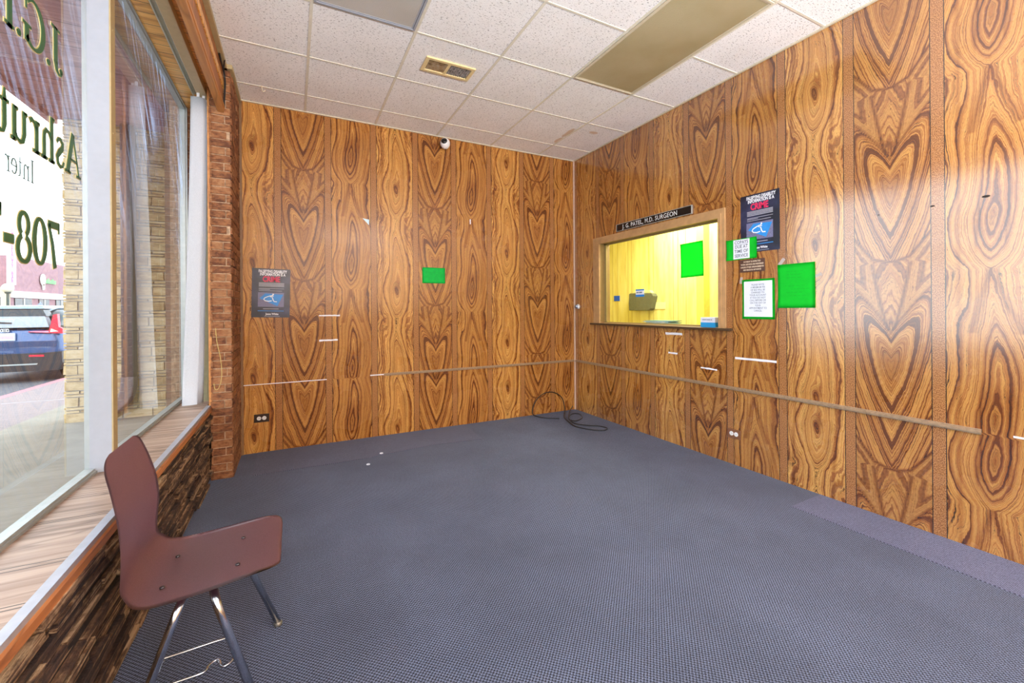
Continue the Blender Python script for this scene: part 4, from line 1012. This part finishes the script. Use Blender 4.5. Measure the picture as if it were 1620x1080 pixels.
# office room
t = NT('yellow_office_panelling'); x, y, z = t.sep(t.pos()); col = None
g1 = None
for per, off in ((.41, .03), (.41, .21), (.62, .11)):
    f = t.math('FRACT', t.math('ADD', t.math('DIVIDE', t.math('ADD', y, x), per), off)); g_ = t.math('LESS_THAN', f, .007 / per); g1 = g_ if g1 is None else t.math('MAXIMUM', g1, g_)
n = t.noise(t.comb(t.math('MULTIPLY', y, 14), t.math('MULTIPLY', z, 2), t.math('MULTIPLY', x, 14)), 1, 4, .6)
c = t.ramp(n, [(.32, (.72, .60, .18)), (.5, (.85, .76, .26)), (.7, (.90, .83, .36))]); c = t.mix(g1, c, (.45, .33, .05)); t.base(c); t.set(Roughness=.5); M_off = t.m
bm = bmesh.new(); bx(bm, 4.30, 4.40, .9, 5.9, 0, 2.6); bx(bm, XR + .11, 4.3, 5.8, 5.9, 0, 2.6); bx(bm, XR + .11, 4.3, .9, 1.0, 0, 2.6)
bx(bm, XR + .112, XR + .13, 3.90, 5.8, 0, 2.6); bx(bm, XR + .112, XR + .13, 1.0, 2.23, 0, 2.6); bx(bm, XR + .112, XR + .13, 2.23, 3.90, 0, 1.0); bx(bm, XR + .112, XR + .13, 2.23, 3.90, 1.99, 2.6)
tag(obj('wall_office', bm, M_off), kind='structure')
bm = bmesh.new(); bx(bm, XR + .11, 4.4, .9, 5.9, 2.5, 2.6); tag(obj('ceiling_office', bm, M('office_ceiling', (.7, .68, .5), .8)), kind='structure')
bm = bmesh.new(); bx(bm, XR + .12, 4.4, .9, 5.9, -.08, 0); tag(obj('floor_office', bm, M('office_floor', (.25, .2, .12), .8)), kind='structure')
bm = bmesh.new(); bx(bm, 4.20, 4.298, 3.36, 3.46, 0, 2.5); tag(obj('trim_14', bm, M('yellow_office_post', (.85, .74, .14), .4)), kind='structure')
e = empty('office_ceiling_light', (3.86, 3.4, 2.49), 'lit fluorescent light on the office ceiling, hidden above the reception window', 'ceiling light')
bm = bmesh.new(); bx(bm, 3.55, 4.17, 2.8, 4.0, 2.475, 2.498); obj('housing', bm, M_white, e)
# plastic strip on the office wall
bm = bmesh.new(); bx(bm, 4.294, 4.30, 4.02, 4.34, 1.21, 1.30); tag(obj('patch_plate', bm, M('pale_yellow_plate', (.85, .80, .42), .5)), 'pale patch plate across a groove of the yellow office wall', 'plate')
# ragged brown edge behind the glass
bm = bmesh.new(); pts = [(0, .17), (.05, .13), (.025, .10), (.075, .07), (.02, .03), (.06, 0), (.015, -.05), (.055, -.09), (.0, -.16)]
fpoly(bm, fr_x(4.290, 5.27, 1.78), [(x_, y_) for x_, y_ in pts] + [(-.05, -.16), (-.05, .17)], 0, .004); tag(obj('torn_panel_edge', bm, M('dark_torn_wood', (.14, .09, .02), .8)), 'dark jagged torn panel edge on the yellow office wall', 'torn panel')

# ------------------------------------------------------------------ the moulded chair
ch = empty('shell_chair', (-.25, 1.66, 0), 'red-brown moulded plywood chair with chrome tube legs standing against the window wall', 'chair')
prof = [  # x, z, half width, y centre, cup depth
(-.040, .424, .135, 1.690, .000), (-.043, .430, .158, 1.688, .001), (-.052, .435, .178, 1.685, .002), (-.075, .438, .193, 1.681, .003), (-.12, .438, .200, 1.675, .004), (-.18, .434, .204, 1.668, .005),
 (-.24, .430, .206, 1.662, .006), (-.30, .427, .206, 1.658, .007), (-.345, .428, .205, 1.655, .007), (-.38, .436, .202, 1.653, .008), (-.405, .456, .192, 1.658, .010), (-.417, .480, .182, 1.652, .012),
 (-.420, .510, .174, 1.652, .014), (-.420, .540, .176, 1.658, .014), (-.420, .580, .186, 1.672, .012), (-.423, .620, .190, 1.680, .010), (-.429, .660, .188, 1.686, .009), (-.437, .700, .183, 1.689, .007), (-.446, .740, .176, 1.690, .005),
 (-.455, .775, .168, 1.690, .003), (-.460, .798, .155, 1.690, .002), (-.463, .813, .132, 1.690, .001), (-.464, .820, .100, 1.690, .0)]
pf = smooth_pts([(p[0], p[1], 0) for p in prof], 3); hw = smooth_pts([(p[2], p[3], p[4]) for p in prof], 3)
bm = bmesh.new(); rows = []; NJ = 16
for i, (p, h_) in enumerate(zip(pf, hw)):
    q = pf[min(i + 1, len(pf) - 1)] - pf[max(i - 1, 0)]; nx_, nz_ = q.y, -q.x
    l_ = math.hypot(nx_, nz_); nx_, nz_ = nx_ / l_, nz_ / l_
    row = []
    for j in range(NJ + 1):
        u = j / NJ * 2 - 1; cu = h_.z * (u * u - .4)
        row.append(bm.verts.new((p.x + nx_ * cu, h_.y + h_.x * u, p.y + nz_ * cu)))
    rows.append(row)
for a, b in zip(rows, rows[1:]):
    for j in range(NJ): bm.faces.new((a[j], a[j + 1], b[j + 1], b[j]))
bmesh.ops.solidify(bm, geom=list(bm.faces), thickness=.010)
t = NT('red_brown_shell'); n = t.noise(t.pos(), 420, 2); n2 = t.noise(t.pos(), 6, 3)
c = t.mix(t.mapr(n, .3, .7), (0.17, 0.070, 0.082), (0.26, 0.120, 0.145)); c = t.mix(t.mapr(n2, .5, .7, 0, .25), c, (.34, .16, .15)); t.base(c)
t.l(t.mapr(n2, .3, .7, .38, .48), t.p.inputs['Roughness']); t.p.inputs['Coat Weight'].default_value = .9; t.p.inputs['Coat Roughness'].default_value = .40; t.p.inputs['Coat IOR'].default_value = 1.7; t.bump(n, .08, .001)
shell = obj('seat_shell', bm, t.m, ch, smooth=True)
bm = bmesh.new()
for (x, y) in ((-.158, 1.741), (-.158, 1.566), (-.335, 1.714), (-.337, 1.541)):
    lathe(bm, [(.0065, 0), (.0065, .003), (.004, .004)], 12, Matrix.Translation((x, y, .4335 if x < -.2 else .4365)))
obj('rivets', bm, M('dark_steel_rivet', (.10, .09, .10), .3, .9), shell, smooth=True)
RT = .0115
def leg(pts, name='leg'):
    bm = bmesh.new(); tube(bm, round_path(pts, .07, 7), RT, 12); o = obj(name, bm, M_chrome, ch, smooth=True); 
    x, y, z = pts[-1]; bm = bmesh.new(); lathe(bm, [(.012, 0.0), (.015, .003), (.015, .012), (.012, .016)], 14, Matrix.Translation((x, y, 0))); obj('glide', bm, M('steel_glide', (.22, .20, .17), .4, .6), o, smooth=True)
leg([(-.225, 1.585, .412), (-.205, 1.470, .408), (-.080, 1.445, .012)])
leg([(-.275, 1.585, .412), (-.285, 1.470, .408), (-.420, 1.440, .012)])
leg([(-.225, 1.745, .412), (-.205, 1.860, .408), (-.060, 1.895, .012)])
leg([(-.275, 1.745, .412), (-.285, 1.860, .408), (-.420, 1.890, .012)])
bm = bmesh.new(); bx(bm, -.300, -.200, 1.58, 1.75, .404, .4145); bx(bm, -.35, -.15, 1.545, 1.585, .408, .424); bx(bm, -.35, -.15, 1.72, 1.76, .408, .424)
obj('under_seat_bracket', bm, M_black, ch)
rk = smooth_pts([(-.372, 1.650, .16), (-.300, 1.655, .16), (-.215, 1.660, .16), (-.190, 1.655, .16), (-.178, 1.620, .16), (-.168, 1.575, .16), (-.172, 1.545, .16), (-.188, 1.532, .16), (-.200, 1.540, .16), (-.206, 1.562, .16), (-.216, 1.570, .16), (-.232, 1.556, .16), (-.236, 1.540, .16), (-.250, 1.532, .16), (-.300, 1.530, .16), (-.360, 1.525, .16), (-.375, 1.50, .15)], 5)
bm = bmesh.new(); tube(bm, rk, .0042, 8); tube(bm, [(-.375, 1.455, .15), (-.372, 1.650, .16), (-.375, 1.875, .15)], .0042, 8)
obj('wire_rack', bm, M_chrome, ch, smooth=True)

# ------------------------------------------------------------------ outside
GZ = -0.20
t = NT('concrete_paving'); n = t.noise(t.pos(), 3, 6, .65); x, y, z = t.sep(t.pos())
c = t.ramp(n, [(.3, (.20, .185, .15)), (.7, (.28, .262, .22))]); t.base(c); t.set(Roughness=.85); M_conc = t.m
t = NT('brick_pavers'); br = t.n('ShaderNodeTexBrick'); t.l(t.mapping(t.pos(), (1, 1, 1)), br.inputs[0]); br.inputs['Scale'].default_value = 5; br.inputs['Color1'].default_value = (.27, .22, .22, 1); br.inputs['Color2'].default_value = (.22, .18, .185, 1); br.inputs['Mortar'].default_value = (.15, .13, .13, 1); br.inputs['Mortar Size'].default_value = .02
t.base(br.outputs['Color']); t.set(Roughness=.85); M_pav = t.m
M_asph = M('asphalt', (.10, .105, .12), .85, nz=.35, nscale=14)
bm = bmesh.new(); bx(bm, -3.15, -.80, -14, 60, GZ - .1, GZ); tag(obj('ground_sidewalk', bm, M_conc), kind='structure')
bm = bmesh.new(); bx(bm, -4.30, -3.15, -14, 60, GZ - .1, GZ); tag(obj('ground_pavers', bm, M_pav), kind='structure')
tag(box('ground_curb', -4.45, -4.30, -14, 60, -.36, GZ + .001, M('pink_red_curb', (.40, .17, .19), .7)), kind='structure')
bm = bmesh.new(); bx(bm, -16.6, -4.45, -30, 90, -.45, -.35); tag(obj('ground_street', bm, M_asph), kind='structure')
bm = bmesh.new(); bx(bm, -20, -16.6, -30, 90, -.45, -.2); tag(obj('ground_far_sidewalk', bm, M_conc), kind='structure')
bm = bmesh.new(); bx(bm, -.80, 8, -14, YN - .12, GZ - .1, GZ); tag(obj('ground_forecourt', bm, M_conc), kind='structure')
# facade above and beside the window
M_fac = M('facade_brown', (.25, .17, .12), .8)
bm = bmesh.new(); bx(bm, -.95, -.80, YN, 7.5, SZ + .05, 4.2); bx(bm, -.95, -.80, 4.5, 7.5, -.2, SZ + .05); bx(bm, -.86, -.80, YN, 4.3, -.2, .478); tag(obj('wall_exterior', bm, M_fac), kind='structure')
bm = bmesh.new(); bx(bm, -.8, XR + .2, YN, YB + .3, ZC + .12, ZC + .2); tag(obj('roof', bm, M_fac), kind='structure')
# canopy over the sidewalk
bm = bmesh.new(); bx(bm, -2.70, -.95, -6, 7.6, 3.72, 3.80); bx(bm, -2.78, -2.70, -6, 7.6, 3.66, 4.05)
tag(obj('roof_canopy', bm, M_canopy), kind='structure')
# projecting yellow brick wing wall
bm = bmesh.new(); brick_run(bm, (-2.60, 7.5, 0), (1, 0, 0), (0, -1, 0), 1.75, 3.92, .1, .30, .014, .022, .006, .004, z0=GZ, rows=[.126, .038, .042])
bx(bm, -2.60, -.9, 7.5, 7.9, GZ, 3.72, mi=1)
brick_run(bm, (-2.60, 7.9, 0), (0, -1, 0), (-1, 0, 0), .4, 3.92, .1, .30, .014, .022, .006, .004, z0=GZ, rows=[.126, .038, .042])
tag(obj('wall_wing', bm, [M_brickout, M_mortarout]), kind='structure')
# downspout with ribbed elbow
e = empty('downspout', (-1.95, 7.4, GZ), 'grey-brown ribbed downspout on the yellow brick wall outside, kicked out at the foot', 'downspout')
bm = bmesh.new(); path = [(-1.95, 7.40, 3.7), (-1.95, 7.40, .35)]; 
M_ds = M('downspout_metal', (.19, .15, .15), .6)
def ribbed(bm, path, wd, dp):
    P = [Vector(p) for p in path]; rings = []
    for i, p in enumerate(P):
        tdir = (P[min(i + 1, len(P) - 1)] - P[max(i - 1, 0)]).normalized(); side = Vector((0, 1, 0)); o_ = tdir.cross(side).normalized()
        ring = []
        for k in range(24):
            a = 2 * PI * k / 24; rr = 1 + .07 * math.cos(6 * a); cx = math.copysign(abs(math.cos(a)) ** .5, math.cos(a)); cy = math.copysign(abs(math.sin(a)) ** .5, math.sin(a))
            ring.append(bm.verts.new(p + o_ * cx * wd / 2 * rr + side * cy * dp / 2 * rr))
        rings.append(ring)
    for A, B in zip(rings, rings[1:]):
        for k in range(24): bm.faces.new((A[k], A[(k + 1) % 24], B[(k + 1) % 24], B[k]))
    bm.faces.new(rings[0]); bm.faces.new(rings[-1][::-1])
ribbed(bm, path, .15, .12); obj('pipe', bm, M_ds, e, smooth=True)
bm = bmesh.new(); ribbed(bm, smooth_pts([(-1.95, 7.40, .36), (-1.96, 7.40, .20), (-2.00, 7.40, .08), (-2.10, 7.40, -.03), (-2.24, 7.40, -.09)], 6), .165, .135); obj('elbow', bm, M_ds, e, smooth=True)

# --- car
CX, YR = -5.65, 13.5
car = empty('car', (CX, YR + 2.2, -.35), 'dark blue SUV parked at the curb outside, seen from the rear', 'car')
t = NT('car_paint_blue'); t.base(t.mix(t.noise(t.pos(), 3, 1), (.035, .09, .23), (.045, .11, .27))); t.set(Roughness=.25, Metallic=.3); t.p.inputs['Coat Weight'].default_value = .8; M_paint = t.m
M_dark = M('car_dark_trim', (.018, .02, .024), .4); M_tglass = M('car_tinted_glass', (.02, .035, .045), .06); M_tail = M('car_tail_red', (.65, .02, .05), .2); M_tailw = M('car_tail_clear', (.75, .68, .68), .2)
def loft(bm, secs):
    rings = [[bm.verts.new(p) for p in s_] for s_ in secs]; n = len(rings[0])
    for A, B in zip(rings, rings[1:]):
        for k in range(n): bm.faces.new((A[k], A[(k + 1) % n], B[(k + 1) % n], B[k]))
    bm.faces.new(rings[0]); bm.faces.new(rings[-1][::-1])
def sect(y, zb, zt, hwb, hwm, hwt, ry=0.10):
    # half profile points from bottom centre round to top centre
    pts = [(0, zb), (hwb * .8, zb), (hwb, zb + .06), (hwm, zb + (zt - zb) * .35), (hwm, zb + (zt - zb) * .60), (hwm - .02, zb + (zt - zb) * .72), ((hwm + hwt) / 2, zb + (zt - zb) * .88), (hwt, zt - .035), (hwt * .7, zt - .006), (0, zt)]
    full = [(x_, z_) for x_, z_ in pts] + [(-x_, z_) for x_, z_ in pts[-2:0:-1]]
    return [(CX + x_, y, -.35 + z_) for x_, z_ in full]
# lower body
bm = bmesh.new(); S_ = []
for (y, zb, zt, a, b, c_) in ((YR + .00, .62, 1.16, .70, .78, .72), (YR + .03, .42, 1.19, .82, .86, .78), (YR + .10, .34, 1.20, .88, .91, .82), (YR + .5, .30, 1.18, .90, .93, .84), (YR + 2.2, .28, 1.12, .90, .93, .84), (YR + 3.4, .28, 1.08, .90, .93, .82), (YR + 4.3, .30, .98, .86, .88, .72), (YR + 4.62, .36, .84, .72, .76, .6)):
    S_.append(sect(y, zb, zt, a, b, c_))
loft(bm, S_); obj('body', bm, M_paint, car, smooth=True)
bm = bmesh.new(); S_ = []
for (y, zb, zt, a, b, c_) in ((YR + .06, 1.14, 1.20, .76, .78, .74), (YR + .16, 1.14, 1.42, .80, .79, .68), (YR + .30, 1.14, 1.60, .82, .80, .62), (YR + .50, 1.14, 1.68, .82, .80, .60), (YR + 1.6, 1.12, 1.70, .82, .80, .60), (YR + 2.5, 1.10, 1.64, .82, .80, .58), (YR + 3.2, 1.05, 1.28, .80, .78, .62), (YR + 3.45, 1.03, 1.10, .78, .76, .66)):
    S_.append(sect(y, zb, zt, a, b, c_))
loft(bm, S_); obj('cabin', bm, M_tglass, car, smooth=True)
bm = bmesh.new(); rr_ = []
for (y, z, hw_) in ((YR + .20, 1.635, .60), (YR + .32, 1.69, .63), (YR + .6, 1.735, .635), (YR + 1.6, 1.745, .635), (YR + 2.4, 1.69, .61)):
    rr_.append([(CX - hw_, y, -.35 + z - .06), (CX + hw_, y, -.35 + z - .06), (CX + hw_ * .9, y, -.35 + z - .01), (CX, y, -.35 + z + .01), (CX - hw_ * .9, y, -.35 + z - .01)])
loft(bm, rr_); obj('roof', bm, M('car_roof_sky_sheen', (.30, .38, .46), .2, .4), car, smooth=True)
def cpos(x, z, d=0.0): return (CX + x, YR + d, -.35 + z)
def cpoly(name, pts, y0, y1, m, parent=car):
    bm = bmesh.new(); a = [bm.verts.new((CX + x_, YR + y0, -.35 + z_)) for x_, z_ in pts]; b = [bm.verts.new((CX + x_, YR + y1, -.35 + z_)) for x_, z_ in pts]
    bm.faces.new(a); bm.faces.new(b[::-1]); n = len(pts)
    for i in range(n): bm.faces.new((a[i], b[i], b[(i + 1) % n], a[(i + 1) % n]))
    return obj(name, bm, m, parent)
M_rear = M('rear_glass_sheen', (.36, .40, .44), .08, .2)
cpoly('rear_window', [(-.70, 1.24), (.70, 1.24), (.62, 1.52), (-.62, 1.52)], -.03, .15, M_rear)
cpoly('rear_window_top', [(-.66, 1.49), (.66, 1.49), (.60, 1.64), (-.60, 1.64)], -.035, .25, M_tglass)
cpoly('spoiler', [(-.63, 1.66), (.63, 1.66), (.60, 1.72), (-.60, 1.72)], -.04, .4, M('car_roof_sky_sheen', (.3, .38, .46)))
cpoly('wiper', [(-.25, 1.345), (.10, 1.325), (.10, 1.355), (-.25, 1.385)], -.05, -.03, M_dark)
cpoly('number_plate', [(-.155, .955), (.155, .955), (.155, 1.125), (-.155, 1.125)], -.05, -.02, M('plate_white', (.55, .62, .80), .4))
cpoly('plate_digits', [(-.13, .99), (.13, .99), (.13, 1.06), (-.13, 1.06)], -.052, -.049, M('plate_print', (.55, .42, .50), .4))
# emblem: rounded frame with an H
e2 = cpoly('emblem', [(-.055, 1.215), (-.065, 1.16), (.065, 1.16), (.055, 1.215)], -.05, -.03, M_tglass)
bm = bmesh.new()
for (a, b) in (((-.058, 1.21), (-.066, 1.155)), ((.058, 1.21), (.066, 1.155)), ((-.058, 1.212), (.058, 1.212)), ((-.066, 1.153), (.066, 1.153)), ((-.034, 1.205), (-.030, 1.162)), ((.034, 1.205), (.030, 1.162)), ((-.03, 1.184), (.03, 1.184))):
    tube(bm, [(CX + a[0], YR - .052, -.35 + a[1]), (CX + b[0], YR - .052, -.35 + b[1])], .007, 6)
obj('emblem_mark', bm, M('emblem_chrome', (.80, .82, .88), .15, .5), e2)
for sg in (1, -1):
    tl = cpoly('tail_light', [(sg * .36, 1.135), (sg * .72, 1.105), (sg * .93, 1.09), (sg * .93, 1.20), (sg * .86, 1.24), (sg * .84, 1.54), (sg * .77, 1.52), (sg * .72, 1.25), (sg * .70, 1.165), (sg * .38, 1.155)], -.05, .06, M_tail)
    cpoly('clear_lens', [(sg * .72, 1.13), (sg * .86, 1.14), (sg * .74, 1.21)], -.055, -.04, M_tailw, tl)
    cpoly('pink_lens', [(sg * .40, 1.138), (sg * .70, 1.118), (sg * .70, 1.155), (sg * .40, 1.150)], -.055, -.04, M('car_tail_pink', (.78, .30, .42), .2), tl)
    cpoly('reflector', [(sg * .38, .585), (sg * .62, .575), (sg * .62, .620), (sg * .38, .625)], -.06, .0, M_tail)
cpoly('bumper', [(-.86, .26), (.86, .26), (.92, .42), (.91, .68), (.60, .66), (-.60, .66), (-.91, .68), (-.92, .42)], -.045, .2, M_dark)
cpoly('tailgate_crease', [(-.80, .80), (.80, .80), (.82, .93), (-.82, .93)], -.035, .05, M('car_paint_shade', (.02, .05, .13), .3, .3))
cpoly('bumper_trim', [(-.50, .40), (.50, .40), (.52, .43), (-.52, .43)], -.055, -.04, M_alu)
bm = bmesh.new(); v = [bm.verts.new(p) for p in (cpos(.30, 1.745, .5), cpos(.33, 1.745, .7), cpos(.27, 1.745, .7), cpos(.30, 1.83, .66))]; bm.faces.new((v[0], v[1], v[3])); bm.faces.new((v[0], v[3], v[2])); bm.faces.new((v[1], v[2], v[3])); bm.faces.new((v[0], v[2], v[1]))
obj('antenna_fin', bm, M_paint, car)
for sg in (1, -1):
    for yy in (YR + .78, YR + 3.6):
        bm = bmesh.new(); lathe(bm, [(.20, -.11), (.33, -.11), (.345, -.08), (.345, .08), (.33, .11), (.20, .11)], 28, Matrix.Translation((CX + sg * .80, yy, -.35 + .345)) @ Matrix.Rotation(PI / 2, 4, 'Y')); wh = obj('wheel', bm, M_black, car, smooth=False)
        bm = bmesh.new(); lathe(bm, [(.05, -.10), (.20, -.112), (.20, .112), (.05, .10)], 20, Matrix.Translation((CX + sg * .80, yy, -.35 + .345)) @ Matrix.Rotation(PI / 2, 4, 'Y')); obj('rim', bm, M_alu, wh)

# --- buildings across the street (facade at x=-20)
M_pb = M('plum_brick_facade', (.34, .20, .23), .8, nz=.1, nscale=3); M_cb = M('cream_stucco', (.62, .50, .36), .8); M_band = M('white_fascia', (.72, .72, .72), .6)
b = empty('brick_shop_building', (-20, 60, -.2), 'plum brick shop building across the street beyond the car', 'building')
bm = bmesh.new(); bx(bm, -30, -20, 48.4, 82, -.2, 5.8); obj('brick_facade', bm, M_pb, b)
bm = bmesh.new(); bx(bm, -20, -19.85, 48.4, 82, 2.45, 2.98); obj('white_band', bm, M_band, b)
for (a, c_) in ((48.9, 51.4), (52.6, 54.3), (55.6, 57.6), (58.6, 61.0), (62.2, 64.8)):
    bm = bmesh.new(); bx(bm, -20, -19.94, a, c_, .3, 2.40); wd_ = obj('shop_window', bm, M_tglass, b)
    bm = bmesh.new(); bx(bm, -19.94, -19.90, (a + c_) / 2 - .06, (a + c_) / 2 + .06, .3, 2.4); bx(bm, -19.94, -19.9, a, c_, 1.7, 1.8); obj('window_bar', bm, M_band, wd_)
bm = bmesh.new(); Ms = fr_x(-20, 53.6, 4.1)
Ms = Matrix(((0, 0, 1, -19.93), (1, 0, 0, 53.1), (0, 1, 0, 4.15), (0, 0, 0, 1)))
e = empty('shop_sign', (-19.9, 54, 4), 'white leaf shaped sign with green lettering on the plum brick building', 'sign')
lathe(bm, [(.40, 0), (.40, .08)], 20, Ms @ Matrix.Diagonal((1, 1.3, 1, 1))); fpoly(bm, Ms, [(-.1, -.4), (.25, -.4), (.2, -.85), (-.02, -.9)], 0, .08); fob('white_emblem', bm, M('sign_white', (.85, .86, .86), .5), e)
bm = bmesh.new()
for k in range(7): fpoly(bm, Ms, [(.55 + k * .26, -.28), (.73 + k * .26, -.28), (.75 + k * .26, .05 + .14 * (k % 3 == 1)), (.57 + k * .26, .03)], 0, .06)
fob('green_lettering', bm, M('sign_green', (.20, .58, .22), .5), e)
b = empty('cream_shop_building', (-20, 40, -.2), 'cream shop building across the street left of the plum one', 'building')
bm = bmesh.new(); bx(bm, -30, -20, 26, 48.38, -.2, 3.2); obj('stucco_facade', bm, M_cb, b)
bm = bmesh.new(); bx(bm, -20, -19.94, 44.5, 47.0, .1, 2.45); obj('shop_window', bm, M_tglass, b)
e = empty('vertical_banner', (-19.6, 48.1, 5), 'tall pale pink vertical banner reading BEAUTY BAR across the street', 'banner')
bm = bmesh.new(); bx(bm, -19.75, -19.65, 47.30, 48.36, 3.45, 8.0); bx(bm, -20.0, -19.66, 47.9, 48.1, 3.2, 3.46); obj('banner_panel', bm, M('banner_pink', (.72, .58, .72), .6), e)
bm = bmesh.new(); Mb = Matrix(((0, 0, 1, -19.64), (1, 0, 0, 47.83), (0, 1, 0, 0), (0, 0, 0, 1)))
for k, c_ in enumerate('GTH BEAUTY BAR'[::-1]):
    if c_ != ' ': add_text(bm, c_, .42, 0, 3.70 + k * .30, .0, Mb, sx=1.2, bold=.01)
fob('banner_letters', bm, M('banner_purple', (.36, .10, .42), .5), e)
e = empty('street_lamp', (-16.9, 40.6, -.2), 'globe street lamp on a dark post across the street', 'street lamp')
bm = bmesh.new(); tube(bm, [(-16.9, 40.6, -.2), (-16.9, 40.6, 2.55)], .07, 10); lathe(bm, [(.12, 2.5), (.16, 2.6)], 12, Matrix.Translation((-16.9, 40.6, 0))); obj('post', bm, M('lamp_post_green', (.06, .09, .08), .5), e)
bm = bmesh.new(); bmesh.ops.create_uvsphere(bm, u_segments=16, v_segments=12, radius=.30, matrix=Matrix.Translation((-16.9, 40.6, 2.88))); obj('globe', bm, M('lamp_globe', (.80, .74, .58), .4), e, smooth=True)
